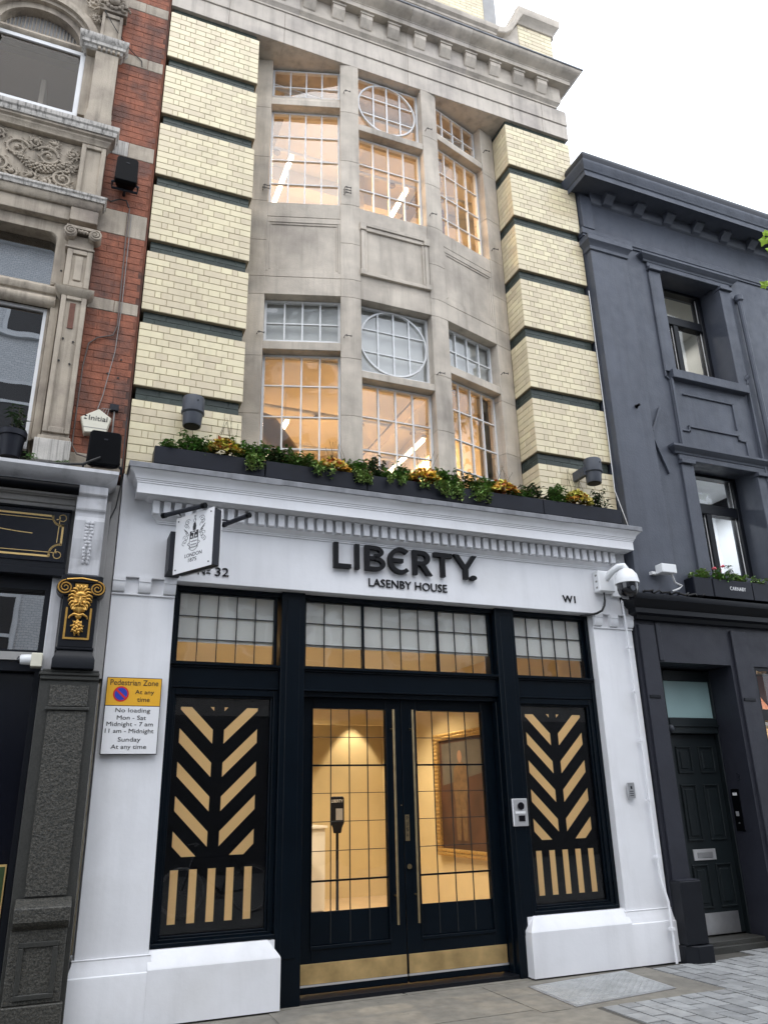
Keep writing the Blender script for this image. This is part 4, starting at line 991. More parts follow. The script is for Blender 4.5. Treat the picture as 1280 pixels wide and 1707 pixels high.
# lower window: rounded-corner upper light, transom, tall lower light
m = MB(); pts = [(-1.46, 6.34), (-.505, 6.34), (-.505, 6.84)]+[(-.595+.09*math.cos(R_(a)), 6.84+.09*math.sin(R_(a))) for a in range(10, 91, 16)]+[(-1.46, 6.93)]
out = [(-1.46, 7.06), (-.40, 7.06), (-.40, 6.34), (-.505, 6.34)]
m.prism([(-.40, 6.90), (-.40, 7.06), (-1.6, 7.06), (-1.6, 6.93), (-.595, 6.93)]+[(-.595+.09*math.cos(R_(a)), 6.84+.09*math.sin(R_(a))) for a in range(90, -1, -15)]+[(-.505, 6.34), (-.40, 6.34)], .0, .35).build('window_head', OS, RB, bevel=.008)
path = [(-1.6, .03, 6.955), (-.60, .03, 6.955)]+[(-.60+.115*math.cos(R_(a)), .03, 6.84+.115*math.sin(R_(a))) for a in range(90, -1, -15)]+[(-.485, .03, 6.33)]
MB().tube(path, .028, 10).build('window_roll', OS, RB, smooth=50)
f = B('window', 'white_frame', RB, -1.46, -.507, .13, .17, 6.335, 6.355); B('pane', 'dim_pane', f, -1.6, -.506, .15, .153, 6.355, 6.925)
MB().sweep([(0, 6.07), (.03, 6.08), (.055, 6.11), (.06, 6.14), (.05, 6.17), (.03, 6.185), (.03, 6.20), (.05, 6.21), (.065, 6.24), (.065, 6.27), (.045, 6.295), (.02, 6.30), (0, 6.335)], [(-1.6, .03), (-.44, .03)]).build('transom_moulding', OS, RB, smooth=35)
win_frame(-1.46, -.503, 4.60, 6.085, .07, .032)
B('room_shell', 'interior_dark', RB, -1.9, -.3, .9, 1.0, 4.3, 7.2); B('room_shell', 'interior_dark', RB, -.45, -.3, .45, .9, 4.3, 7.2)
pl_ = thing('pendant_lamp', 'small glowing bulb inside the left stone window', 'lamp', (-.80, .60, 6.52)); MB().ball((-.80, .6, 6.52), .022, .022, .03, 10, 8).build('bulb', 'bulb', pl_, smooth=60); MB().tube([(-.80, .6, 6.55), (-.80, .6, 7.1)], .003, 5).build('flex', 'cable_black', pl_)
B('rust_plate', 'rust', RB, -.305, -.255, -.093, -.08, 5.82, 6.10)
m = MB()
for x, z in ((-.325, 5.70), (-.235, 5.68), (-.335, 5.46), (-.24, 5.44), (-.43, 6.50), (-.29, 6.285), (.10, 5.46), (.20, 5.43), (.21, 5.63)): m.lathe([(.010, -.006), (.010, 0)], (x, -.09 if x < -.2 and x > -.4 else .0, z), 8, 'Y')
m.build('fixing_hole', 'interior_dark', RB)
S('floor_band', -6, -.13, -.02, .4, 4.30, 4.43)
# ---- ground floor
WW = 'worn_white'
MB().sweep([(0, 4.12), (.06, 4.13), (.08, 4.16), (.11, 4.18), (.12, 4.20), (.16, 4.22), (.21, 4.25), (.24, 4.28), (.24, 4.31), (0, 4.36)], [(-6, -.13), (.045, -.13), (.045, .2)]).build('shop_cornice', WW, RB, smooth=30)
B('grey_strip', 'grey_render', RB, .10, .333, .004, .3, 2.58, 4.33)
S('fascia_mould', -6, -.035, -.115, .1, 4.045, 4.10, m='grey_render'); S('fascia_mould', -6, -.035, -.10, .1, 4.005, 4.044, m='grey_render'); S('fascia_mould', -6, -.035, -.13, .1, 4.101, 4.14, m='grey_render')
MB().tube([(-6, -.30, 4.125), (-.02, -.30, 4.125)], .048, 12).build('awning_roller', 'speaker_black', RB, smooth=40)
fb = B('shop_fascia', 'dark_gloss', RB, -6, -.055, -.085, .1, 3.47, 4.00)
B('fascia_panel', 'fascia_black', fb, -6, -.075, -.095, -.08, 3.53, 3.985)
for z0, z1, y in ((3.40, 3.469, -.12), (3.985, 4.0035, -.118)): S('fascia_bead', -6, -.055, y, .1, z0, z1, m='dark_gloss')
GP = 'gold_paint'
def gold(name, pts, w=.010):
    m = MB()
    for a, b in zip(pts, pts[1:]):
        v = Vector((b[0]-a[0], b[1]-a[1])); v.normalize(); n = Vector((-v.y, v.x))*w/2; e = v*w*.3
        m.prism([(a[0]-n.x-e.x, a[1]-n.y-e.y), (b[0]-n.x+e.x, b[1]-n.y+e.y), (b[0]+n.x+e.x, b[1]+n.y+e.y), (a[0]+n.x-e.x, a[1]+n.y-e.y)], -.0975, -.094)
    return m.build(name, GP, fb)
arc = lambda cx_, cz, r, a0, a1, n=7: [(cx_+r*math.cos(R_(a0+(a1-a0)*i/n)), cz+r*math.sin(R_(a0+(a1-a0)*i/n))) for i in range(n+1)]
gold('gilt_line', [(-2, 3.935), (-.205, 3.935)]+arc(-.125, 3.935, .08, 180, 270)+[(-.112, 3.855)], .016)
gold('gilt_line', [(-.115, 3.86), (-.115, 3.69)]+arc(-.115, 3.60, .085, 90, 180)+[(-.20, 3.575), (-2, 3.575)], .016)
gold('gilt_line', [(-2, 3.905), (-.20, 3.905)], .005); gold('gilt_line', [(-.145, 3.93), (-.15, 3.70)], .006); gold('gilt_line', [(-2, 3.61), (-.14, 3.61)], .005)
gold('gilt_loop', [(-.17, 3.905)]+arc(-.125, 3.925, .03, 200, 520, 14)+[(-.145, 3.90)], .007); gold('gilt_loop', [(-.15, 3.64)]+arc(-.135, 3.59, .03, 130, -200, 14)+[(-.17, 3.61)], .007)
gold('gilt_flourish', [(-.75+.04*k, 3.815-.055*(1-math.exp(-.22*k))) for k in range(11)], .007)
# console bracket
br = MB(); p = [(-.04, 4.19), (-.27, 4.19), (-.27, 4.11), (-.24, 4.10), (-.24, 3.98), (-.215, 3.96), (-.215, 3.92), (-.235, 3.88), (-.22, 3.72), (-.185, 3.55), (-.175, 3.41), (-.04, 3.41)]; n = len(p)
br.add([(-.03, y, z) for y, z in p]+[(.215, y, z) for y, z in p], [tuple(range(n)), tuple(range(2*n-1, n-1, -1))]+[(i, (i+1) % n, n+(i+1) % n, n+i) for i in range(n)]); bro = br.build('console_bracket', WW, RB, bevel=.008)
m = MB()
for i in range(13):
    z = 3.86-.028*i; y = -.228+.0036*i; k = 1-.035*i
    for sx in (-1, 1): m.ball((.095+sx*.022*k+rb.uniform(-.008, .008), y, z), .024*k, .02, .022, 7, 5)
m.build('carved_drop', WW, bro, smooth=50)
S('bracket_wall', -.06, .26, -.04, .2, 2.62, 4.15, m='grey_render')
# black and gold ionic pilaster
DG = 'dark_gloss'
cap = B('pilaster_capital', DG, RB, -.075, .255, -.20, .05, 3.335, 3.405, bevel=.01)
B('pilaster_shaft', DG, RB, -.045, .228, -.165, .05, 2.80, 3.335, bevel=.006); B('pilaster_step', DG, RB, -.055, .238, -.175, .05, 2.78, 2.80, bevel=.004)
MB().sweep([(0, 2.62), (.03, 2.63), (.03, 2.70), (.012, 2.74), (0, 2.78)], [(-.04, .1), (-.04, -.16), (.225, -.16), (.225, .1)]).build('pilaster_plinth', DG, RB, smooth=30)
for cxv, s in ((-.035, 1), (.215, -1)):
    m = MB(); m.lathe([(.068, 0), (.068, .16)], (cxv, -.19, 3.295), 22, 'Y'); m.build('volute', DG, RB, smooth=40)
    path = []
    for k in range(40):
        a = k*.36; r = .062*(1-k/46); path.append((cxv-s*r*math.sin(a), -.196, 3.295+r*math.cos(a)))
    MB().tube(path, .0075, 6, .005).build('gilt_scroll', 'gold_leaf', RB, smooth=50)
MB().tube([(-.03, -.203, 3.36), (.09, -.206, 3.375), (.21, -.203, 3.36)], .007, 6).build('gilt_scroll', 'gold_leaf', RB, smooth=50)
for a, b, c, d in ((-.012, .004, 2.865, 3.13), (.176, .192, 2.865, 3.13), (.004, .176, 2.865, 2.881)): B('gilt_border', 'gold_leaf', RB, a, b, -.174, -.16, c, d)
def mask():
    m = MB(); cx_, cz = .09, 3.19; Yc = -.172
    m.ball((cx_, Yc, cz), .060, .040, .080, 18, 12); m.ball((cx_, Yc-.012, cz+.05), .048, .032, .032, 12, 8)
    m.ball((cx_, Yc-.042, cz-.008), .012, .016, .030, 10, 7); m.ball((cx_, Yc-.046, cz-.026), .017, .014, .011, 8, 6)
    for s in (-1, 1):
        m.ball((cx_+s*.028, Yc-.036, cz+.026), .024, .012, .008, 10, 6); m.ball((cx_+s*.026, Yc-.034, cz+.010), .014, .009, .0065, 8, 5); m.ball((cx_+s*.034, Yc-.028, cz-.022), .021, .016, .019, 9, 6)
        m.tube([(cx_+s*.003, Yc-.044, cz-.042), (cx_+s*.028, Yc-.040, cz-.046), (cx_+s*.052, Yc-.022, cz-.070), (cx_+s*.066, Yc-.012, cz-.064)], .0115, 7, .004)
        for k in range(8):                      # leafy locks that curl round the face
            a = R_(12+k*19); rx, rz = .060, .085
            p0 = Vector((cx_+s*rx*math.sin(a), Yc-.012, cz+.01+rz*math.cos(a))); t = Vector((s*math.cos(a-.5), 0, -math.sin(a-.5))); o = Vector((s*math.sin(a), 0, math.cos(a)))
            m.tube([p0-o*.012, p0+o*.012+Vector((0, -.016, 0)), p0+o*.020+t*.018+Vector((0, -.010, 0)), p0+o*.012+t*.032], .014, 7, .005)
    m.ball((cx_, Yc-.036, cz-.054), .015, .008, .006, 8, 5)
    for k in range(9):
        x = cx_+(k-4)*.0115; e = abs(k-4); m.tube([(x, Yc-.026, cz-.060), (x+(k-4)*.002, Yc-.034, cz-.082), (x-(k-4)*.001, Yc-.018, cz-.120+e*.010)], .0095, 6, .004)
    m.box(cx_-.050, cx_+.050, -.192, -.165, 3.285, 3.33)
    for k in range(3): m.ball((cx_-.030+.030*k, -.196, 3.30), .016, .012, .022, 9, 6)
    for s in (-1, 1): m.tube([(cx_, -.188, 3.060), (cx_+s*.035, -.196, 3.072), (cx_+s*.064, -.186, 3.055), (cx_+s*.072, -.178, 3.035)], .015, 7, .006)
    m.ball((cx_, -.185, 3.055), .028, .018, .024, 10, 7)
    for ring, (n, r0, r1) in enumerate(((9, .030, .062), (11, .020, .046))):
        for k in range(n):
            a = k*2*math.pi/n+ring*.3; q = Vector((cx_, -.172-.008*ring, 2.965)); o = Vector((math.cos(a)*.8, 0, math.sin(a)*1.15)); t = Vector((-math.sin(a), 0, math.cos(a)))
            m.tube([q+o*r0, q+o*(r0+r1)*.5+t*.006+Vector((0, -.014, 0)), q+o*r1+t*.014], .0135, 6, .005)
    for k in range(15): a = k*2.4; r = .0105*math.sqrt(k); m.ball((cx_+r*math.cos(a), -.194-.005*(k < 6), 2.960+r*math.sin(a)*1.3), .0125, .014, .0135, 8, 6)
    return m
mask().build('gilt_mask', 'gold_leaf', RB, smooth=60)
B('white_strip', WW, RB, -.145, -.055, -.05, .1, 2.62, 3.44, bevel=.006)
# granite pilaster
GR = 'granite'
B('granite_pier', 'granite_smooth', RB, -.14, .305, -.12, .2, 0, 2.54, bevel=.004)
for z0, z1, o in ((2.54, 2.575, .0), (2.575, 2.60, .012), (2.60, 2.625, -.01)): B('granite_cap', 'granite_smooth', RB, -.14-o, .305+o*.3, -.14-o, .2, z0, z1, bevel=.006)
B('granite_panel', GR, RB, -.055, .235, -.138, -.10, .96, 2.295); B('granite_panel', GR, RB, -.055, .235, -.132, -.10, 2.335, 2.50)
B('granite_rib', 'granite_smooth', RB, -.075, .255, -.155, -.10, 2.30, 2.325, bevel=.005)
blk = MB(); p = [(-.12, .95), (-.21, .905), (-.235, .89), (-.235, .80), (-.215, .775), (-.165, .74), (-.12, .74)]; n = len(p)
blk.add([(-.11, y, z) for y, z in p]+[(.275, y, z) for y, z in p], [tuple(range(n)), tuple(range(2*n-1, n-1, -1))]+[(i, (i+1) % n, n+(i+1) % n, n+i) for i in range(n)]); blk.build('granite_block', GR, RB, bevel=.006)
B('granite_pedestal', GR, RB, -.115, .265, -.17, .1, .27, .745, bevel=.006)
for a, b, c, d in ((-.05, .215, .63, .665), (-.05, .215, .30, .335), (-.05, -.015, .336, .629), (.18, .215, .336, .629)): B('granite_rim', 'granite_smooth', RB, a, b, -.185, -.16, c, d, bevel=.004)
B('granite_base', GR, RB, -.14, .285, -.20, .1, 0, .268, bevel=.006)
# shop window and dark door recess
B('shop_frame', DG, RB, -.19, -.145, -.0, .25, 0, 3.40); B('shop_rail', DG, RB, -6, -.19, .0, .2, 2.62, 2.70); B('shop_rail', 'grey_render', RB, -6, -.19, -.02, .19, 2.705, 2.77); B('shop_head', DG, RB, -6, -.19, .0, .2, 3.30, 3.40)
f = B('shop_window', DG, RB, -6, -.19, .06, .14, 2.775, 2.80); B('pane', 'dim_pane', f, -6, -.19, .10, .104, 2.80, 3.30)
B('shop_window', 'fascia_black', RB, -6, -.19, .10, .14, 0, 2.615); B('shop_interior', 'interior_dark', RB, -6, -.19, .7, .8, 2.5, 3.5)
B('left_wall_mass', 'red_mortar', RB, -6, -.17, 1.72, 2.2, 0, 12.5); B('left_wall_mass', OS, RB, -6, -.165, .42, 1.8, 9.7, 12.5); B('left_wall_mass', 'interior_dark', RB, -6, .33, 2.0, 2.1, 0, 12.5)
B('side_mass', 'red_mortar', RB, -.30, .335, .61, 2.0, 4.4, 12.5)
# ================================================================== dark painted building on the right
DB = thing('dark_painted_building', 'charcoal painted building with bracketed cornice and panelled street door', 'building', (9, 0, 0))
DP = 'dark_paint'
WY = -.03
def D(name, *a, m=DP, bevel=.006, par=None): return B(name, m, par or DB, *a, bevel=bevel)
XE = 13.0
# wall built round the openings
WX0, WX1 = 7.24, 8.33
WI = [(6.87, 8.60), (3.98, 5.62)]
D('wall', 5.992, WX0, WY, .5, 3.60, 9.9, bevel=0); D('wall', WX1, XE, WY, .5, 3.60, 9.9, bevel=0)
D('wall', WX0, WX1, WY+.0005, .5, 8.60, 9.9, bevel=0); D('wall', WX0, WX1, WY+.0005, .5, 5.62, 6.87, bevel=0); D('wall', WX0, WX1, WY+.0005, .5, 3.60, 3.98, bevel=0)
D('pilaster', 6.0, 6.60, -.13, .1, 3.62, 8.50)
MB().sweep([(0, 8.50), (.02, 8.51), (.02, 8.56), (.04, 8.60), (.07, 8.63), (.07, 8.70), (.05, 8.73), (0, 8.75)], [(6.0, .1), (6.0, -.13), (6.60, -.13), (6.60, 0)]).build('pilaster_cap', DP, DB, smooth=25)
MB().sweep([(0, 8.80), (.02, 8.805), (.02, 8.83), (.035, 8.84), (.035, 8.92), (.02, 8.94), (0, 8.945)], [(5.995, .05), (5.995, WY), (XE, WY)]).build('string_course', DP, DB, smooth=25)
D('frieze_pilaster', 6.0, 6.19, WY-.03, .1, 8.946, 9.50)
MB().sweep([(0, 9.40), (.03, 9.42), (.05, 9.46), (.06, 9.50), (.06, 9.56), (.36, 9.56), (.36, 9.50), (.37, 9.50), (.37, 9.58), (.385, 9.59), (.40, 9.63), (.425, 9.68), (.43, 9.70), (.43, 9.72), (0, 9.76)], [(6.22, .3), (6.22, WY), (XE, WY)]).build('cornice', DP, DB, smooth=25)
MB().sweep([(0, 9.77), (.38, 9.77), (.39, 9.84), (.36, 9.92), (.30, 9.97), (0, 10.0)], [(6.22, .6), (6.22, WY), (XE, WY)]).build('gutter', 'charcoal', DB, smooth=30)
x = 6.37
while x < XE-.3:
    m = MB(); p = [(-.20, 9.558), (-.20, 9.515), (-.17, 9.49), (-.12, 9.46), (-.10, 9.43), (-.04, 9.41), (-.04, 9.558)]; n = len(p)
    m.add([(x, y, z) for y, z in p]+[(x+.15, y, z) for y, z in p], [tuple(range(n)), tuple(range(2*n-1, n-1, -1))]+[(i, (i+1) % n, n+(i+1) % n, n+i) for i in range(n)]); m.build('cornice_bracket', DP, DB, smooth=30); x += .54
# windows
def dark_window(z0, z1, zr, office):
    D('architrave', WX0-.20, WX0-.002, WY-.035, .1, z0-.02, z1-.10); D('architrave', WX1+.002, WX1+.20, WY-.035, .1, z0-.02, z1-.10)
    D('hood_block', WX0-.22, WX0+.01, WY-.075, .05, z1-.10, z1-.045); D('hood_block', WX1-.01, WX1+.22, WY-.075, .05, z1-.10, z1-.045)
    D('hood_panel', WX0-.22, WX1+.22, WY-.04, .05, z1-.0445, z1+.03)
    MB().sweep([(0, z1+.03), (.04, z1+.035), (.05, z1+.06), (.09, z1+.09), (.11, z1+.11), (.11, z1+.14), (0, z1+.17)], [(WX0-.24, .05), (WX0-.24, WY), (WX1+.24, WY), (WX1+.24, .05)]).build('window_hood', DP, DB, smooth=25)
    y = .30; m = MB(); a, b = 7.50, 8.26
    m.box(WX0, a, y, y+.12, z0, z1); m.box(b, WX1, y, y+.12, z0, z1); m.box(a, b, y+.001, y+.119, z1-.045, z1); m.box(a, b, y+.001, y+.119, z0, z0+.18); m.box(a, b, y+.001, y+.119, zr-.07, zr+.07)
    f = m.build('window', 'dark_gloss', DB, bevel=.006)
    B('mullion', 'dark_gloss', f, 7.71, 7.79, y+.01, y+.11, z0+.18, zr-.07)
    for (p, q, c, d) in ((a, b, zr+.07, z1-.045), (a, 7.71, z0+.18, zr-.07), (7.79, b, z0+.18, zr-.07)):
        B('pane', 'pane_glass', f, p, q, y+.05, y+.054, c, d)
        for u, v, w, h in ((p, p+.012, c, d), (q-.012, q, c, d)): B('glazing_bead', 'white_frame', f, u, v, y+.045, y+.049, w, h)
    B('room_back', office, DB, 6.2, 9.4, 2.4, 2.5, z0-1.2, z1+.5); B('room_ceiling', office, DB, 6.2, 9.4, .5, 2.4, z1+.25, z1+.35); B('room_wall', office, DB, 9.3, 9.4, .5, 2.4, z0-1.2, z1+.3); B('room_wall', office, DB, 6.2, 6.3, .5, 2.4, z0-1.2, z1+.3)
dark_window(6.90, 8.60, 8.05, 'reflection_room_grey'); dark_window(4.05, 5.62, 5.11, 'office_white')
B('room_floor', 'interior_grey', DB, 6.2, 9.4, .5, 2.4, 6.0, 6.1)
D('sill', WX0-.13, WX1+.12, WY-.09, .3, 6.77, 6.90); D('sill', WX0-.1, WX1+.1, WY-.09, .3, 3.96, 4.05)
D('sill_bracket', WX0-.14, WX0-.10, WY-.05, .1, 5.7, 6.78)
t = thing('linear_lamp', 'white strip light behind the lower dark framed window', 'ceiling lamp', (8.0, 1.4, 5.6)); B('diffuser', 'tube_white', t, 7.3, 8.8, 1.36, 1.44, 5.60, 5.64); B('housing', 'office_white', t, 7.28, 8.82, 1.34, 1.46, 5.645, 5.70)
l = bpy.data.lights.new('lamp_light', 'AREA'); l.shape = 'RECTANGLE'; l.size = 1.5; l.size_y = .08; l.energy = 30; l.color = (.9, .95, 1); o = bpy.data.objects.new('lamp_light', l); COL.objects.link(o); o.location = (8.05, 1.4, 5.59); attach(o, t)
t = thing('linear_lamp', 'soft strip light behind the upper dark framed window', 'ceiling lamp', (8.0, 1.6, 8.7)); B('diffuser', 'tube_white', t, 7.0, 9.0, 1.56, 1.64, 8.70, 8.74); B('housing', 'office_white', t, 6.98, 9.02, 1.54, 1.66, 8.745, 8.80)
l = bpy.data.lights.new('lamp_light', 'AREA'); l.shape = 'RECTANGLE'; l.size = 2.0; l.size_y = .08; l.energy = 14; l.color = (1, .95, .88); o = bpy.data.objects.new('lamp_light', l); COL.objects.link(o); o.location = (8.0, 1.6, 8.69); attach(o, t)
# raised panel lines between the windows, the reveal flanks and the K-shaped ribs
def rail(pts, w=.025, d=.022, nm='panel_rail'):
    m = MB()
    for a, b in zip(pts, pts[1:]):
        v = Vector((b[0]-a[0], b[1]-a[1])).normalized(); n = Vector((-v.y, v.x))*w/2; e = v*w*.5
        m.prism([(a[0]-n.x-e.x, a[1]-n.y-e.y), (b[0]-n.x+e.x, b[1]-n.y+e.y), (b[0]+n.x+e.x, b[1]+n.y+e.y), (a[0]+n.x-e.x, a[1]+n.y-e.y)], WY-d, WY+.01)
    return m.build(nm, DP, DB, bevel=.004)
rail([(7.30, 6.58), (8.16, 6.58), (8.16, 6.20)]); rail([(7.16, 6.03), (7.30, 6.03), (7.30, 6.10), (8.16, 6.10), (8.16, 6.03), (8.28, 6.03), (8.28, 5.82)])
rail([(7.04, 8.45), (7.04, 6.80), (7.10, 6.76), (7.10, 4.05)], .02, .03, 'rib'); rail([(8.52, 7.05), (8.50, 6.95), (8.50, 4.1)], .03, .05, 'rib')
rail([(6.83, 6.28), (6.66, 5.93)], .022, .04, 'rib'); rail([(6.66, 5.80), (6.82, 5.36)], .022, .04, 'rib')
rail([(8.86, 6.45), (8.72, 6.0), (8.95, 5.6)], .022, .04, 'rib')
m = MB().tube([(8.66, -.09, 8.35), (8.66, -.09, 8.1), (8.69, -.09, 3.8)], .035, 8).build('downpipe', DP, DB, smooth=40)
m = MB().lathe([(.02, 0), (.06, .04), (.06, .12), (.05, .13)], (8.66, -.09, 8.33), 12).build('rainwater_hopper', DP, DB, smooth=40)
MB().tube([(8.49, WY-.02, 7.02), (8.53, WY-.06, 7.08)], .03, 8).build('pipe_stub', DP, DB, smooth=40)
MB().lathe([(.018, -.05), (.018, 0), (.03, .004)], (6.38, -.14, 6.18), 8, 'Y').build('wall_hook', 'speaker_black', DB)
# shop cornice, fascia and door
MB().sweep([(0, 3.43), (.03, 3.44), (.05, 3.48), (.10, 3.50), (.10, 3.555), (.12, 3.565), (.15, 3.60), (.19, 3.64), (.20, 3.67), (.20, 3.70), (0, 3.74)], [(6.03, .1), (6.03, WY-.0), (XE, WY-.0)]).build('shop_cornice', 'dark_gloss', DB, smooth=25)
DOx0, DOx1, DOz = 6.28, 7.345, 2.975
D('shop_wall', 5.995, DOx0, WY+.03, .6, 0, 3.44, m='dark_shop', bevel=0); D('shop_wall', DOx0, XE, WY+.0302, .6, DOz, 3.44, m='dark_shop', bevel=0); D('shop_wall', DOx1, 7.70, WY+.03, .6, 0, DOz, m='dark_shop', bevel=0)
D('narrow_pilaster', 6.03, 6.25, WY, .1, .73, 3.39, m='dark_shop'); D('narrow_pilaster', 6.285, 6.35, WY+.015, .1, DOz+.01, 3.43, m='dark_shop'); D('narrow_pilaster', 7.40, 7.64, WY, .1, .73, 3.39, m='dark_shop')
for a, b in ((6.05, 6.20), (7.42, 7.60)): D('pilaster_tab', a, b, WY-.012, .1, 2.56, 2.60, m='dark_gloss')
D('pilaster_base', 6.0, 6.27, -.15, .1, .16, .735, m='dark_gloss', bevel=.008); MB().plan([(5.99, .1), (5.99, -.10), (6.08, -.19), (6.28, -.19), (6.28, .1)], -.01, .158).build('pilaster_foot', 'dark_gloss', DB, bevel=.008)
B('base_cap', 'dark_shop', DB, 6.01, 6.26, -.145, -.02, .7365, .744)
DYY = .40
fr = MB(); fr.box(6.45, 6.62, DYY-.04, DYY+.1, .1, 2.97); fr.box(7.33, 7.345, DYY-.04, DYY+.1, .1, 2.97); fr.box(6.62, 7.33, DYY-.04, DYY+.1, 2.83, 2.95); fr.box(6.62, 7.33, DYY-.05, DYY+.1, 2.22, 2.40); fr.box(6.28, 6.45, DYY-.02, DYY+.1, .0, 2.97)
fo = fr.build('door_frame', 'dark_door', DB, bevel=.006); B('frame_ledge', 'dark_door', fo, 6.5, 7.34, DYY-.07, DYY, 2.30, 2.32)
B('frosted_fanlight', 'frosted', fo, 6.62, 7.33, DYY+.0, DYY+.01, 2.40, 2.83)
D('door_light_block', 6.2, 7.42, .53, .60, 0, 3.2, m='interior_dark', bevel=0)  # added dark wall, stops the shop light leaking round the door
dr = B('panelled_door', 'dark_door', DB, 6.63, 7.325, DYY+.02, DYY+.07, .12, 2.215, bevel=.004)
for (a, b, c, d) in ((6.70, 6.92, 1.78, 2.08), (7.03, 7.26, 1.78, 2.08), (6.70, 6.92, 1.06, 1.66), (7.03, 7.26, 1.06, 1.66), (6.70, 6.92, .38, .82), (7.03, 7.26, .38, .82)):
    for u, v, w, h in ((a, b, d-.02, d), (a, b, c, c+.02), (a, a+.02, c+.02, d-.02), (b-.02, b, c+.02, d-.02)): B('panel_moulding', 'dark_door', dr, u, v, DYY+.004, DYY+.03, w, h, bevel=.006)
    B('raised_panel', 'dark_door', dr, a+.05, b-.05, DYY+.010, DYY+.03, c+.05, d-.05, bevel=.008)
B('letter_plate', 'steel_bright', dr, 6.74, 7.06, DYY+.008, DYY+.03, .86, .975, bevel=.004); B('letter_flap', 'steel', dr, 6.79, 7.01, DYY+.002, DYY+.01, .885, .945, bevel=.004)
B('kick_plate', 'steel', dr, 6.66, 7.25, DYY+.012, DYY+.025, .125, .335)
D('door_step', 6.28, 7.5, .18, .6, -.01, .105, m='granite_smooth'); D('step_riser', 6.3, 7.5, .14, .2, -.01, .06, m='granite_smooth')
text('3', FL, 7.362, 7.41, 1.70, 1.79, WY+.016, WY+.03, 'door_number', 'charcoal', DB) if False else None
MB().ball((6.58, DYY-.10, 2.27), .035, .035, .045, 12, 8).build('porch_lamp', 'lamp_grey', DB, smooth=60)
NF = Fr((DOx1-.002, .10), (DOx1-.002, -.6))
text('3', NF, -.10, -.05, 1.68, 1.77, -.003, .001, 'door_number', 'charcoal', DB)
ep = thing('entry_phone', 'black entry phone panel on the reveal beside the charcoal street door', 'intercom', (7.33, .2, 1.2))
B('plate', 'speaker_black', ep, -.22, -.10, -.012, .0, 1.15, 1.60, F=NF, bevel=.004); B('name_window', 'sign_white', ep, -.19, -.13, -.016, -.012, 1.53, 1.56, F=NF); B('call_button', 'steel_bright', ep, -.185, -.145, -.018, -.012, 1.31, 1.36, F=NF); B('camera_eye', 'steel', ep, -.165, -.15, -.018, -.012, 1.23, 1.245, F=NF)
# neighbouring shop window at the edge
f = B('shop_window', 'dark_gloss', DB, 7.70, 7.745, WY+.05, .2, 0, DOz, bevel=.004); B('window_rail', 'dark_gloss', f, 7.745, XE, WY+.06, .2, 2.35, 2.48); B('window_head', 'dark_gloss', f, 7.745, XE, WY+.06, .2, 2.93, 2.9745); B('window_base', 'dark_gloss', f, 7.745, XE, WY+.05, .2, 0, .65)
B('pane', 'shop_glass', f, 7.745, XE, .10, .104, .65, 2.35); B('pane', 'shop_glass', f, 7.745, XE, .10, .104, 2.48, 2.93)
B('shop_back_wall', 'poster_cream', DB, 7.6, XE, 1.5, 1.6, 0, 3.4); B('shop_ceiling', 'interior_ceiling', DB, 7.6, XE, .3, 1.5, 3.2, 3.3); B('shop_shelf', 'interior_ceiling', DB, 7.75, XE, .5, .9, 2.34, 2.40)
MB().prism([(8.05, 3.1), (8.6, 2.45), (9.2, 2.6), (9.2, 3.1)], .6, .7).build('pink_drape', 'poster_pink', DB)
l = bpy.data.lights.new('lamp_light', 'AREA'); l.size = .3; l.energy = 35; l.color = (1, .8, .55); o = bpy.data.objects.new('lamp_light', l); COL.objects.link(o); o.location = (8.5, .9, 3.19); attach(o, DB)
D('wall_mass', 5.995, XE, 2.51, 3.0, 0, 9.9, bevel=0); D('shop_mass', 6.2, XE, .61, 2.5, 2.98, 3.59, m='interior_dark', bevel=0) if False else None
D('roof', 5.995, XE, .5, 3.0, 9.5, 9.9, bevel=0)
# window boxes on the shop cornice
def wbox(x0, x1, y0, y1, z0, z1, name, label, group, txt=None):
    t = thing(name, label, 'window box', ((x0+x1)/2, (y0+y1)/2, z0), group); m = MB(); w = .012
    m.box(x0, x1, y0, y0+w, z0, z1); m.box(x0, x1, y1-w, y1, z0, z1); m.box(x0, x0+w, y0+w, y1-w, z0+.0005, z1-.0005); m.box(x1-w, x1, y0+w, y1-w, z0+.0005, z1-.0005); m.box(x0+w, x1-w, y0+w, y1-w, z0+.001, z0+.012)
    m.build('box', 'planter_black', t, bevel=.004); B('soil', 'soil', t, x0+w, x1-w, y0+w, y1-w, z0+.05, z1-.02)
    if txt: text(txt, FL, x0+.25, x0+.50, z0+.10, z0+.145, y0-.002, y0+.001, 'lettering', 'sign_white', t)
    return t
wbox(6.80, 7.075, -.19, .0, 3.745, 3.97, 'window_box', 'short black window box at the left end of the dark building ledge', 'window boxes on the dark building')
wbox(7.09, 7.70, -.195, .0, 3.745, 3.97, 'window_box', 'black window box lettered in white on the dark building ledge', 'window boxes on the dark building', 'CARNABY')
wbox(7.715, 8.0, -.19, .0, 3.745, 3.97, 'window_box', 'short black window box right of the lettered one', 'window boxes on the dark building')
wbox(8.10, 8.9, -.19, .0, 3.745, 3.97, 'window_box', 'long black window box, rightmost on the dark building ledge', 'window boxes on the dark building')
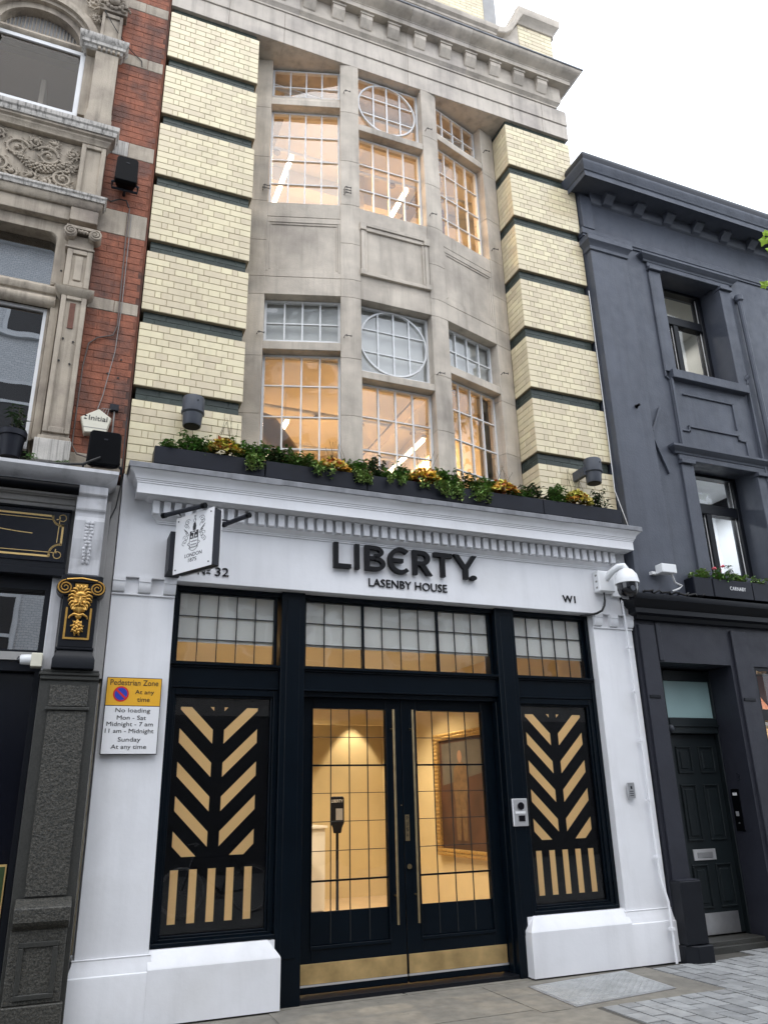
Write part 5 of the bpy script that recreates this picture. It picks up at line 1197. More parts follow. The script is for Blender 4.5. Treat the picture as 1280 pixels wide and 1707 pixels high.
# ================================================================== signs and lettering
ls = thing('shop_sign', 'large black raised LIBERTY letters on the white fascia', 'sign', (3.17, -.05, 3.73))
YF, YB_ = -.058, -.012
def letter(poly_list):
    m = MB()
    for p in poly_list: m.prism(p, YF, YB_)
    return m.build('letter', 'letter_black', ls, bevel=.002)
Z0L, Z1L = 3.725, 3.985; HT = Z1L-Z0L; SW = .046
def band(cx_, cz, r0x, r0z, r1x, r1z, a0, a1, n=16):
    o = []
    for k in range(n):
        a, b = R_(a0+(a1-a0)*k/n), R_(a0+(a1-a0)*(k+1)/n)
        o.append([(cx_+r0x*math.cos(a), cz+r0z*math.sin(a)), (cx_+r1x*math.cos(a), cz+r1z*math.sin(a)), (cx_+r1x*math.cos(b), cz+r1z*math.sin(b)), (cx_+r0x*math.cos(b), cz+r0z*math.sin(b))])
    return o
def rect(a, b, c, d): return [(a, c), (b, c), (b, d), (a, d)]
def band_solid(cx_, cz, r0x, r0z, r1x, r1z, a0, a1, n=18):
    A_ = [R_(a0+(a1-a0)*k/n) for k in range(n+1)]
    return [(cx_+r1x*math.cos(a), cz+r1z*math.sin(a)) for a in A_], [(cx_+r0x*math.cos(a), cz+r0z*math.sin(a)) for a in A_]
def ringpoly(*a, **k): o, i = band_solid(*a, **k); return o+i[::-1]
def letter_strips(polys, strips):
    m = MB()
    for p in polys: m.prism(p, YF, YB_)
    for (o, i) in strips:
        n = len(o); vs = [FL.pt(a, YF, b) for a, b in o+i]+[FL.pt(a, YB_, b) for a, b in o+i]; f = []
        for k in range(n-1):
            f += [(k, k+1, n+k+1, n+k), (2*n+k+1, 2*n+k, 3*n+k, 3*n+k+1), (k, 2*n+k, 2*n+k+1, k+1), (n+k+1, 3*n+k+1, 3*n+k, n+k)]
        f += [(0, n, 3*n, 2*n), (n-1, 3*n-1, 4*n-1, 2*n-1)]; m.add(vs, f)
    return m.build('letter', 'letter_black', ls)
mz = (Z0L+Z1L)/2
letter_strips([[(2.37, Z0L), (2.55, Z0L), (2.55, Z0L+.042), (2.37+SW, Z0L+.042), (2.37+SW, Z1L), (2.37, Z1L)]], [])
letter_strips([rect(2.592, 2.592+SW, Z0L, Z1L)], [])
bx = 2.70
letter_strips([rect(bx, bx+SW, Z0L, Z1L), rect(bx+SW, bx+.11, Z0L, Z0L+.040), rect(bx+SW, bx+.105, mz-.018, mz+.020), rect(bx+SW, bx+.10, Z1L-.040, Z1L)],
              [band_solid(bx+.11, Z0L+.074, .061, .034, .107, .074, -90, 90), band_solid(bx+.10, Z1L-.0625, .054, .0225, .100, .0625, -90, 90)])
letter_strips([rect(2.99, 3.115, mz-.020, mz+.020)], [band_solid(3.085, mz, .089, .098, .135, .140, 48, 312, n=30)])
rx = 3.225
letter_strips([rect(rx, rx+SW, Z0L, Z1L), rect(rx+SW, rx+.10, Z1L-.046, Z1L), rect(rx+SW, rx+.10, mz-.03, mz+.014), [(rx+.075, mz-.03), (rx+.135, mz-.02), (rx+.215, Z0L), (rx+.150, Z0L)]], [band_solid(rx+.10, (Z1L+mz-.03)/2, .042, .035, .094, .080, -90, 90)])
letter_strips([rect(3.465, 3.675, Z1L-.048, Z1L), rect(3.543, 3.543+SW, Z0L, Z1L-.048)], [])
letter_strips([[(3.690, Z1L), (3.752, Z1L), (3.832, Z0L+.145), (3.912, Z1L), (3.970, Z1L), (3.859, Z0L+.105), (3.859, Z0L), (3.807, Z0L), (3.807, Z0L+.105)]], [])
letter_strips([[(3.918+.040*math.cos(k*.524), Z0L+.018+.026*math.sin(k*.524)) for k in range(12)]], [])
MB().tube([(3.84, -.03, Z0L+.012), (3.90, -.03, Z0L+.014)], .004, 5).build('wire', 'letter_black', ls)
for x in (2.395, 2.615, 2.72, 3.11, 3.26, 3.52, 3.76): MB().tube([(x, -.004, 3.995), (x, -.006, 3.98)], .003, 5).build('wire', 'cable_grey', ls)
t = thing('house_name', 'thin black LASENBY HOUSE lettering under the large sign letters', 'lettering', (3.18, 0, 3.57)); text('LASENBY HOUSE', FL, 2.75, 3.62, 3.572, 3.655, -.014, .002, 'letter', 'letter_black', t, sep=True)
t = thing('house_number', 'small black No 32 lettering on the fascia below the hanging sign', 'lettering', (1.2, 0, 3.55)); text('N', FL, 1.07, 1.135, 3.55, 3.63, -.012, .002, 'letter', 'letter_black', t); text('o', FL, 1.143, 1.185, 3.588, 3.63, -.012, .002, 'letter', 'letter_black', t); B('underline', 'letter_black', t, 1.146, 1.184, -.012, .002, 3.566, 3.574); text('32', FL, 1.225, 1.352, 3.55, 3.63, -.012, .002, 'letter', 'letter_black', t, sep=True)
t = thing('district_number', 'small black W1 lettering at the right end of the fascia', 'lettering', (5.13, 0, 3.57)); text('W1', FL, 5.05, 5.215, 3.575, 3.655, -.012, .002, 'letter', 'letter_black', t, sep=True)
# hanging sign
hs = thing('hanging_sign', 'square white hanging sign with black crest and lettering LONDON 1875', 'sign', (.95, -.45, 3.46))
HF = Fr((.82, -.25), (1.07, -.67)); HW = HF.len
B('box', 'charcoal', hs, .002, HW-.002, .004, .088, 3.462, 3.968, F=HF, bevel=.003)
B('front_panel', 'sign_white', hs, -.004, HW+.004, -.002, .004, 3.455, 3.975, F=HF); B('back_panel', 'sign_white', hs, -.004, HW+.004, .088, .094, 3.455, 3.975, F=HF)
m = MB()
for s, z in ((.03, 3.49), (HW-.03, 3.49), (.03, 3.94), (HW-.03, 3.94)): q = HF.pt(s, -.004, z); m.ball(q, .007, .007, .007, 8, 5)
m.build('screw', 'charcoal', hs)
PK = 'print_black'; d0, d1 = -.0036, -.001
text('LONDON', HF, .145, .365, 3.578, 3.612, d0, d1, 'lettering', PK, hs); text('1875', HF, .195, .30, 3.532, 3.566, d0, d1, 'lettering', PK, hs)
cc = .25
MB().prism([(cc-.055, 3.74), (cc+.055, 3.74), (cc+.055, 3.81), (cc-.055, 3.81)], d0, d1, F=HF).build('crest_chief', PK, hs)
def star(s, z, r): return [(s+r*(1 if k % 2 == 0 else .42)*math.sin(k*math.pi/5), z+r*(1 if k % 2 == 0 else .42)*math.cos(k*math.pi/5)) for k in range(10)]
m = MB()
for s, z in ((cc-.03, 3.758), (cc+.03, 3.758), (cc, 3.79)): m.prism(star(s, z, .014), d0-.001, d0+.0005, F=HF)
for s in (-.022, .022): m.prism([(cc+s-.01, 3.795), (cc+s+.01, 3.795), (cc+s, 3.81)], d0-.001, d0+.0005, F=HF)
m.prism([(cc-.009, 3.741), (cc-.004, 3.741), (cc-.002, 3.765), (cc+.002, 3.765), (cc+.004, 3.741), (cc+.009, 3.741), (cc+.005, 3.775), (cc-.005, 3.775)], d0-.001, d0+.0005, F=HF)
m.build('crest_charge', 'sign_white', hs)
def line(pts, w=.003, nm='crest_line'):
    m = MB()
    for a, b in zip(pts, pts[1:]):
        v = Vector((b[0]-a[0], b[1]-a[1]))
        if v.length < 1e-6: continue
        v.normalize(); n = Vector((-v.y, v.x))*w/2; m.prism([(a[0]-n.x, a[1]-n.y), (b[0]-n.x, b[1]-n.y), (b[0]+n.x, b[1]+n.y), (a[0]+n.x, a[1]+n.y)], d0, d1, F=HF)
    return m
shield = [(cc-.055, 3.74), (cc-.055, 3.675)]+[(cc+.055*math.cos(R_(a)), 3.675+.045*math.sin(R_(a))) for a in range(180, 361, 20)]+[(cc+.055, 3.74)]
big = line(shield, .004)
for j, z in enumerate((3.715, 3.685, 3.66)):
    big2 = line([(cc-.04+.004*k, z+.007*math.sin(k*1.3+j)) for k in range(21)], .003); big.v, big.f = (lambda o: (big.v+big2.v, big.f+[tuple(i+o for i in f) for f in big2.f]))(len(big.v))
for s in (-1, 1):
    for j in range(6):
        base = (cc+s*(.095+.012*(j % 3)), 3.905-.036*j); pts = [(base[0]+s*(.004+.0030*k)*math.cos(k*.75+j), base[1]+(.004+.0022*k)*math.sin(k*.75+j*1.7)) for k in range(13)]
        b3 = line(pts, .0035); o = len(big.v); big.v += b3.v; big.f += [tuple(i+o for i in f) for f in b3.f]
    b3 = line([(cc+s*(.06+.02*math.sin(k*.9)), 3.71-.008*k) for k in range(8)], .004); o = len(big.v); big.v += b3.v; big.f += [tuple(i+o for i in f) for f in b3.f]
b3 = line([(cc+.016*math.cos(k*.5), 3.905+.016*math.sin(k*.5)) for k in range(12)]+[(cc, 3.93), (cc+.012, 3.95), (cc-.012, 3.95), (cc, 3.93)], .003); o = len(big.v); big.v += b3.v; big.f += [tuple(i+o for i in f) for f in b3.f]
big.build('crest_lines', PK, hs, kind='stuff')
MB().prism([(cc-.018, 3.815), (cc+.018, 3.815), (cc+.022, 3.85), (cc+.012, 3.885), (cc-.012, 3.885), (cc-.022, 3.85)], d0, d1, F=HF).build('crest_helm', PK, hs)
B('wall_mount', 'charcoal', hs, .775, .90, -.235, .01, 3.50, 3.86)
for k, (p, q, lab) in enumerate((((.70, -.23, 4.0), (1.0, -.61, 4.0), 'black bar lamp over the front of the hanging sign'), ((1.25, -.19, 3.99), (1.41, -.52, 3.99), 'black bar lamp behind the hanging sign'))):
    t = thing('bar_lamp', lab, 'lamp', p, 'bar lamps on the hanging sign'); p, q = Vector(p), Vector(q); MB().tube([p, q], .022, 8).build('lamp_bar', 'charcoal', t, smooth=40)
    MB().tube([p.lerp(q, .35), Vector((p.lerp(q, .35).x+(.06 if k == 0 else -.08), -.10, 4.07)), Vector((p.lerp(q, .35).x+(.08 if k == 0 else -.12), .0, 4.07))], .008, 6).build('lamp_arm', 'charcoal', t, smooth=40)
    MB().tube([p.lerp(q, -.02), p.lerp(q, .06)], .026, 8).build('end_cap', 'speaker_black', t, smooth=40); MB().tube([p.lerp(q, .94), p.lerp(q, 1.02)], .026, 8).build('end_cap', 'speaker_black', t, smooth=40)
# parking restriction sign
ps = thing('parking_sign', 'yellow and white Pedestrian Zone parking sign on the white pier', 'sign', (.6, 0, 1.97))
B('plate', 'print_black', ps, .375, .825, -.012, .003, 1.968, 2.594, bevel=.002); y0, y1 = -.0145, -.011
B('yellow_panel', 'sign_yellow', ps, .381, .819, y0, y1, 2.362, 2.588); B('white_panel', 'sign_white', ps, .381, .819, y0, y1, 1.974, 2.356)
disc = lambda r, z=2.455, x=.497: [(x+r*math.cos(k*.2618), z+r*math.sin(k*.2618)) for k in range(24)]
MB().prism(disc(.064), -.0160, y0).build('red_ring', 'sign_red', ps); MB().prism(disc(.051), -.0170, -.0158).build('blue_disc', 'sign_blue', ps)
MB().prism([(.497-.045, 2.455+.030), (.497-.034, 2.455+.042), (.497+.045, 2.455-.030), (.497+.034, 2.455-.042)], -.0180, -.0168).build('red_bar', 'sign_red', ps)
for s, a, b, c, d in (('Pedestrian Zone', .405, .795, 2.528, 2.574), ('At any', .61, .765, 2.447, 2.492), ('time', .632, .733, 2.394, 2.430), ('No loading', .465, .745, 2.295, 2.340), ('Mon - Sat', .482, .715, 2.246, 2.281), ('Midnight - 7 am', .405, .775, 2.183, 2.228), ('11 am - Midnight', .398, .785, 2.128, 2.173), ('Sunday', .505, .685, 2.060, 2.105), ('At any time', .455, .735, 2.002, 2.047)):
    text(s, FL, a, b, c, d, -.0165, -.0135, 'lettering', 'print_black', ps, bold=.0)
# intercom, plaque, alarm
t = thing('door_intercom', 'silver door intercom with camera on the black post right of the doors', 'intercom', (4.33, .08, 1.3)); B('panel', 'steel_bright', t, 4.255, 4.425, .058, .086, 1.30, 1.555, bevel=.006)
MB().lathe([(.036, -.006), (.036, 0)], (4.345, .055, 1.485), 20, 'Y').build('camera_eye', 'camera_glass', t); B('call_button', 'camera_white', t, 4.28, 4.395, .053, .06, 1.415, 1.437); B('reader', 'camera_glass', t, 4.315, 4.385, .054, .06, 1.345, 1.398)
t = thing('wall_plaque', 'small brushed metal plaque on the right white pier', 'plaque', (5.66, 0, 1.53)); B('plate', 'steel', t, 5.615, 5.705, -.008, .006, 1.53, 1.685, bevel=.002); B('emblem', 'charcoal', t, 5.65, 5.672, -.0095, -.007, 1.62, 1.65)
for z in (1.595, 1.575, 1.555): B('text_line', 'charcoal', t, 5.635, 5.685, -.0093, -.007, z, z+.006)
al = thing('alarm_box', 'cream pentagonal alarm box lettered Initial on the red brick', 'alarm box', (.04, -.06, 4.75))
pent = [(-.045, 4.775), (.148, 4.800), (.180, 4.955), (.062, 5.035), (-.088, 4.93)]
cpt = (.05, 4.90); m = MB(); inner = [((x-cpt[0])*.93+cpt[0], (z-cpt[1])*.93+cpt[1]) for x, z in pent]
m.add([(x, .0, z) for x, z in pent]+[(x, -.07, z) for x, z in pent]+[(x, -.085, z) for x, z in inner], [(10, 11, 12, 13, 14)]+[(i, (i+1) % 5, 5+(i+1) % 5, 5+i) for i in range(5)]+[(5+i, 5+(i+1) % 5, 10+(i+1) % 5, 10+i) for i in range(5)]+[(4, 3, 2, 1, 0)])
m.build('case', 'cream_plastic', al); text('Initial', FL, -.015, .145, 4.905, 4.955, -.0875, -.084, 'lettering', 'charcoal', al); B('seam', 'cable_grey', al, -.055, .150, -.0865, -.08, 4.828, 4.834)
for z in (4.945, 4.915): MB().prism([(-.06, z), (-.045, z-.008), (-.03, z-.002), (-.045, z+.008)], -.0875, -.084).build('logo_mark', 'charcoal', al)
# loudspeakers
def speaker(cx_, cz, w, h, y, label, lean=.0):
    t = thing('wall_speaker', label, 'speaker', (cx_, y, cz-h/2), 'outdoor loudspeakers on the red brick')
    p = [(-w*.44, -h*.5), (w*.44, -h*.5), (w*.5, -h*.42), (w*.47, h*.42), (w*.40, h*.5), (-w*.40, h*.5), (-w*.47, h*.42), (-w*.5, -h*.42)]; n = len(p); m = MB(); q = [(a*.7, b*.75) for a, b in p]
    m.add([(cx_+a, y, cz+b) for a, b in p]+[(cx_+a*.96, y-.02, cz+b*.96) for a, b in p]+[(cx_+a, y+.04, cz+b) for a, b in p]+[(cx_+a, y+.17, cz+b) for a, b in q],
          [tuple(range(n, 2*n)), tuple(range(4*n-1, 3*n-1, -1))]+[(i, (i+1) % n, n+(i+1) % n, n+i) for i in range(n)]+[(i, (i+1) % n, 2*n+(i+1) % n, 2*n+i) for i in range(n)]+[(2*n+i, 2*n+(i+1) % n, 3*n+(i+1) % n, 3*n+i) for i in range(n)])
    m.build('cabinet', 'speaker_black', t, bevel=.006)
    m = MB(); m.tube([(cx_-w*.5, y+.04, cz-h*.46), (cx_-w*.56, y+.03, cz-h*.5), (cx_-w*.56, y+.10, cz-h*.56), (cx_+w*.56, y+.10, cz-h*.56), (cx_+w*.56, y+.03, cz-h*.5), (cx_+w*.5, y+.04, cz-h*.46)], .014, 7); m.tube([(cx_, y+.10, cz-h*.56), (cx_, .0, cz-h*.50)], .016, 7); m.build('bracket', 'charcoal', t, smooth=40)
    B('badge', 'charcoal', t, cx_-.012, cx_+.02, y-.023, y-.019, cz+h*.22, cz+h*.26)
speaker(.058, 7.745, .225, .315, -.20, 'black loudspeaker high on the red brick strip'); speaker(.145, 4.545, .285, .325, -.30, 'black loudspeaker on the cornice below the alarm box')
# drum lamps on the brick piers
def drum(cx_, cy, cz, label, side, r=.105):
    t = thing('drum_lamp', label, 'wall lamp', (cx_, cy, cz), 'grey drum wall lamps on the cream piers'); tl = Matrix.Rotation(R_(side*2), 3, 'Y')
    MB().lathe([(r*.80, 0), (r*.82, .005), (r*.90, .12), (r*1.05, .135), (r*1.05, .15), (r, .152), (r*.99, .285), (r*.93, .30), (r*.4, .306)], (cx_, cy, cz), 28, tilt=tl).build('drum', 'lamp_grey', t, smooth=35)
    MB().lathe([(r*.70, -.003), (r*.70, .002)], (cx_, cy, cz), 24, tilt=tl).build('lens', 'speaker_black', t); B('mount', 'lamp_grey', t, cx_-side*.10-.025, cx_-side*.10+.025, cy, .0, cz+.09, cz+.20); MB().tube([(cx_-side*.10, cy+.1, cz+.14), (cx_-side*.04, cy+.02, cz+.14)], .022, 8).build('bracket', 'steel', t, smooth=40)
    MB().lathe([(.007, -.004), (.007, .0)], (cx_+.03, cy-r*.99, cz+.235), 8, 'Y').build('screw', 'speaker_black', t)
drum(.895, -.20, 4.935, 'grey drum lamp on the left cream brick pier', .3); drum(5.50, -.22, 4.97, 'grey drum lamp on the right cream brick pier', 1)
# cameras
pc = thing('security_camera', 'white dome security camera on an arm at the right end of the fascia', 'camera', (5.72, -.2, 3.55))
B('junction_housing', 'camera_white', pc, 5.485, 5.70, -.115, .0, 3.71, 3.955, bevel=.012); B('mounting_plate', 'camera_white', pc, 5.705, 5.985, -.04, -.0005, 3.68, 3.985, bevel=.008)
MB().tube([(5.60, -.10, 3.86), (5.61, -.19, 3.92), (5.65, -.27, 3.965), (5.69, -.31, 3.965), (5.70, -.32, 3.93), (5.70, -.32, 3.88)], .036, 12).build('arm', 'camera_white', pc, smooth=50)
MB().lathe([(.045, .16), (.075, .145), (.115, .09), (.13, .02), (.132, -.01), (.125, -.012)], (5.70, -.32, 3.765), 28).build('hood', 'camera_white', pc, smooth=50)
MB().lathe([(.117, -.008), (.117, -.06), (.105, -.12), (.07, -.165), (.02, -.183)], (5.70, -.32, 3.765), 28).build('dome', 'camera_glass', pc, smooth=50)
MB().lathe([(.03, -.012), (.03, 0)], (5.675, -.425, 3.68), 16, 'Y').build('lens', 'lamp_grey', pc, smooth=40)
for z in (3.75, 3.82, 3.89): B('vent_slot', 'cable_grey', pc, 5.4835, 5.487, -.08, -.05, z, z+.02)
tb = lambda n_, lab, pts, r, m_, cat='cable', **k: tag(MB().tube(pts, r, 7).build(n_, m_, None, smooth=50), lab, cat, **k)
tb('cable_loop', 'black cable curving from the dome camera to the fascia soffit', [(5.575, -.06, 3.72), (5.575, -.06, 3.62), (5.56, -.06, 3.56), (5.52, -.06, 3.50), (5.45, -.05, 3.465), (5.36, .05, 3.455), (5.34, .10, 3.46)], .013, 'cable_black')
tb('white_cable', 'thin white cable hanging beside the right cream pier', [(5.97, -.02, 7.9), (5.965, -.02, 6.6), (5.955, -.03, 5.6), (5.93, -.05, 5.0), (6.0, -.10, 4.6), (6.0, -.13, 4.5)], .006, 'cable_white')
tb('white_cable', 'thin white cable looping above the dome camera', [(5.72, -.05, 3.97), (5.73, -.07, 4.06), (5.80, -.08, 4.10), (5.88, -.07, 4.06), (5.89, -.03, 3.97)], .006, 'cable_white')
cdt = thing('conduit_pipe', 'white painted conduit running down the right white pier', 'pipe', (5.87, -.03, 0))
MB().tube([(5.845, -.025, 3.68), (5.85, -.03, 3.40), (5.86, -.03, 2.0), (5.86, -.03, 1.0), (5.865, -.04, .75), (5.885, -.08, .55), (5.885, -.085, .01)], .0125, 8).build('pipe', 'white_paint', cdt, smooth=50)
for z in (3.1, 2.62, 2.1, 1.5, .95, .3): q = -.03 if z > .6 else -.085; B('pipe_clip', 'white_paint', cdt, 5.835 if z > .6 else 5.862, 5.885 if z > .6 else 5.91, q-.017, q+.03, z, z+.025)
jb = thing('junction_box', 'small white junction box on the dark building above its shop cornice', 'junction box', (6.35, -.2, 3.95)); B('box', 'camera_white', jb, 6.25, 6.46, -.30, -.18, 3.95, 4.055, bevel=.006); B('bracket', 'camera_white', jb, 6.20, 6.30, -.18, -.12, 3.95, 3.985)
tb('white_cable', 'white cable drooping from the white junction box', [(6.42, -.25, 3.95), (6.48, -.22, 3.86), (6.58, -.22, 3.83), (6.52, -.22, 3.79), (6.44, -.2, 3.76)], .011, 'cable_white')
tb('tangled_cable', 'tangle of dark cables lying on the dark shop cornice', [(6.05+.035*k, -.16+.04*math.sin(k*1.7), 3.73+.03*abs(math.sin(k*1.3))) for k in range(26)], .012, 'cable_black')
sc_ = thing('security_camera', 'small white camera beside the black shop window on the left', 'camera', (-.2, -.1, 2.62)); B('junction_housing', 'cream_plastic', sc_, -.225, -.14, -.16, -.05, 2.635, 2.745, bevel=.006); MB().lathe([(.02, -.09), (.038, -.075), (.042, -.03), (.042, 0)], (-.225, -.11, 2.695), 18, 'X').build('body', 'camera_white', sc_, smooth=50); MB().lathe([(.015, -.105), (.028, -.095), (.03, -.08)], (-.225, -.11, 2.692), 16, 'X').build('lens', 'camera_glass', sc_, smooth=50)
# cables on the red strip
tb('wall_cable', 'brown cable running down the red brick strip beside the cream pier', [(.13, -.02, 7.42), (.125, -.012, 7.0), (.135, -.012, 6.4), (.14, -.012, 6.0), (.11, -.015, 5.88), (-.03, -.015, 5.82), (-.10, -.015, 5.74), (-.125, -.015, 5.5), (-.13, -.015, 5.0), (-.13, -.02, 4.66), (-.08, -.06, 4.56), (.02, -.15, 4.50)], .007, 'cable_brown')
tb('wall_cable', 'dark cable from the stone cornice up to the loudspeaker', [(-.10, -.14, 7.37), (-.06, -.06, 7.42), (.02, -.03, 7.50), (.09, -.03, 7.50), (.12, -.03, 7.42)], .008, 'cable_black')
tb('wall_cable', 'thin dark cable crossing the carved stone to the red brick', [(-.40, -.10, 10.2), (-.36, -.11, 9.95), (-.22, -.11, 9.72), (-.05, -.02, 9.60), (.08, -.012, 9.50), (.09, -.01, 9.42)], .005, 'cable_black')
tb('wall_cable', 'thin grey cable straight down the middle of the red strip', [(.155, -.01, 7.35), (.16, -.01, 6.2), (.145, -.01, 5.7), (.08, -.01, 5.2), (.05, -.02, 5.06)], .004, 'cable_grey')
tb('floor_cable', 'black cable lying along the top of the left white cornice', [(-1.2, -.25, 4.345), (-.6, -.27, 4.34), (-.2, -.30, 4.345), (-.02, -.30, 4.37), (.12, -.33, 4.44)], .012, 'cable_black')
tb('party_cable', 'black cable hanging in the gap beside the left cornice end', [(.315, -.05, 5.0), (.318, -.06, 4.6), (.322, -.05, 4.3), (.30, -.03, 4.1), (.26, -.03, 3.98), (.245, -.03, 3.3), (.255, -.03, 2.7)], .006, 'cable_black')
jb2 = thing('cable_box', 'small grey cable box on the red brick above the alarm', 'junction box', (.2, -.03, 5.0)); B('box', 'charcoal', jb2, .155, .235, -.045, .0, 5.06, 5.125, bevel=.004); MB().tube([(.20, -.02, 5.06), (.20, -.02, 4.72)], .008, 6).build('lead', 'cable_grey', jb2)
for k in range(4): MB().tube([(.16+.01*k, -.03, 5.07), (.09+.02*k, -.05, 5.06), (.05+.03*k, -.05, 4.99)], .003, 5).build('wire', 'cable_grey', jb2)
nb = thing('notice_frame', 'framed notice at the foot of the black left shopfront', 'notice', (-.35, .06, .8)); B('frame', 'gold_paint', nb, -.9, -.205, .05, .075, .80, 1.175); B('sheet', 'leaf_dark', nb, -.9, -.215, .047, .05, .82, 1.16)
# ================================================================== plants
rl = random.Random(21)
def leaf(m, p, d, L, w, droop=.3, fold=.25):
    d = Vector(d).normalized(); up = Vector((0, 0, 1)); s = d.cross(up)
    if s.length < .05: s = Vector((1, 0, 0))
    s.normalize(); n = s.cross(d).normalized(); p = Vector(p)
    a = p+d*L*.45+s*w*.5+n*w*fold; b = p+d*L*.45-s*w*.5+n*w*fold; t = p+d*L-up*L*droop; c = p+d*L*.5
    o = len(m.v); m.v += [p, a, t, b, c]; m.f += [(o, o+1, o+4), (o+1, o+2, o+4), (o+4, o+2, o+3), (o, o+4, o+3)]
def rnd_dir(zlo=-.2, zhi=1.0):
    a = rl.uniform(0, 2*math.pi); z = rl.uniform(zlo, zhi); r = math.sqrt(max(0, 1-z*z)) if abs(z) < 1 else 0
    return Vector((r*math.cos(a), r*math.sin(a), z))
def bush(name, label, x, y, z, w, h, n, m_, lw=.028, ll=.05, group=None, dep=.09, stems=True, upright=.5):
    t = thing(name, label, 'plant', (x, y, z), group); m = MB(); st = MB()
    for i in range(max(5, n//16)):
        b = Vector((x+rl.uniform(-w*.35, w*.35), y+rl.uniform(-dep*.5, dep*.5), z)); tip = b+Vector((rl.uniform(-w*.3, w*.3), rl.uniform(-dep, dep*.4), h*rl.uniform(.45, 1.0)))
        if stems: st.tube([b, b.lerp(tip, .5)+Vector((rl.uniform(-.01, .01), rl.uniform(-.01, .01), 0)), tip], .003, 4, .0015)
        for k in range(16):
            f = rl.uniform(.12, 1.0); p = b.lerp(tip, f)+Vector((rl.uniform(-.02, .02), rl.uniform(-.02, .02), rl.uniform(-.01, .01))); leaf(m, p, rnd_dir(-.3, upright), ll*rl.uniform(.7, 1.3), lw*rl.uniform(.7, 1.2), rl.uniform(.0, .4))
    m.build('foliage', m_, t, normals=False)
    if st.v: st.build('stems', 'stem', t)
    return t
def trail(name, label, x, y, z, w, drop, n, m_, group=None):
    t = thing(name, label, 'plant', (x, y, z-drop), group); m = MB(); st = MB()
    for i in range(n):
        a = Vector((x+rl.uniform(-w/2, w/2), y+rl.uniform(-.01, .05), z+rl.uniform(.0, .05))); L = drop*rl.uniform(.4, 1.0); pts = [a, a+Vector((rl.uniform(-.02, .02), -.045, .01)), a+Vector((rl.uniform(-.03, .03), -.06, -L*.5)), a+Vector((rl.uniform(-.04, .04), -.055, -L))]
        st.tube(pts, .0025, 4)
        for k in range(14):
            f = rl.random(); q = pts[1].lerp(pts[3], f)+Vector((rl.uniform(-.015, .015), rl.uniform(-.02, .0), 0)); dd = rnd_dir(-.6, .4); dd.y = -abs(dd.y); leaf(m, q, dd, rl.uniform(.028, .05), rl.uniform(.018, .032), .25)
    m.build('foliage', m_, t, normals=False); st.build('stems', 'stem', t); return t
def heuchera(name, label, x, y, z, w, h, n, m_, m2=None, group=None):
    t = thing(name, label, 'plant', (x, y, z), group)
    for mm, cnt in ((m_, n), (m2 or m_, n//3)):
        m = MB()
        for i in range(cnt):
            a = rl.uniform(0, 6.28); r = math.sqrt(rl.random()); p = Vector((x+r*w*.5*math.cos(a), y+r*.10*math.sin(a)-.02, z+h*(1-.65*r*r)*rl.uniform(.55, 1.0))); c = rl.uniform(.022, .042); n_ = Vector((rl.uniform(-.6, .6), rl.uniform(-.9, .1), rl.uniform(.2, 1))).normalized(); u = n_.orthogonal().normalized(); v = n_.cross(u); o = len(m.v); ph = rl.uniform(0, 6)
            m.v.append(p-n_*.006); K = 10
            for k in range(K): b = ph+2*math.pi*k/K; rr = c*(1.0 if k % 2 else .74)*(.55 if k == 0 else 1); m.v.append(p+u*rr*math.cos(b)+v*rr*math.sin(b)+n_*rl.uniform(-.006, .008))
            m.f += [(o, o+1+k, o+1+(k+1) % K) for k in range(K)]
        m.build('foliage', mm, t, normals=False)
    st = MB()
    for i in range(8): b = Vector((x+rl.uniform(-w*.3, w*.3), y, z+h*.4)); st.tube([b, b+Vector((rl.uniform(-.03, .03), -.01, h*.7)), b+Vector((rl.uniform(-.06, .06), -.01, h*rl.uniform(1.1, 1.9)))], .0018, 4)
    st.build('flower_stems', 'stem', t); return t
BX = [.57, 1.605, 2.655, 3.705, 4.745, 5.80]; YB0, YB1 = -.255, -.07
wl = ['black window box at the left end of the white cornice', 'second black window box from the left above the sign', 'middle black window box above the large sign letters', 'fourth black window box from the left on the cornice', 'black window box at the right end of the white cornice']
for i in range(5): wbox(BX[i]+.004, BX[i+1]-.004, YB0, YB1, 4.492, 4.665, 'window_box', wl[i], 'window boxes on the white cornice')
GG = 'plants in the cornice window boxes'; zz = 4.655; yy = -.16
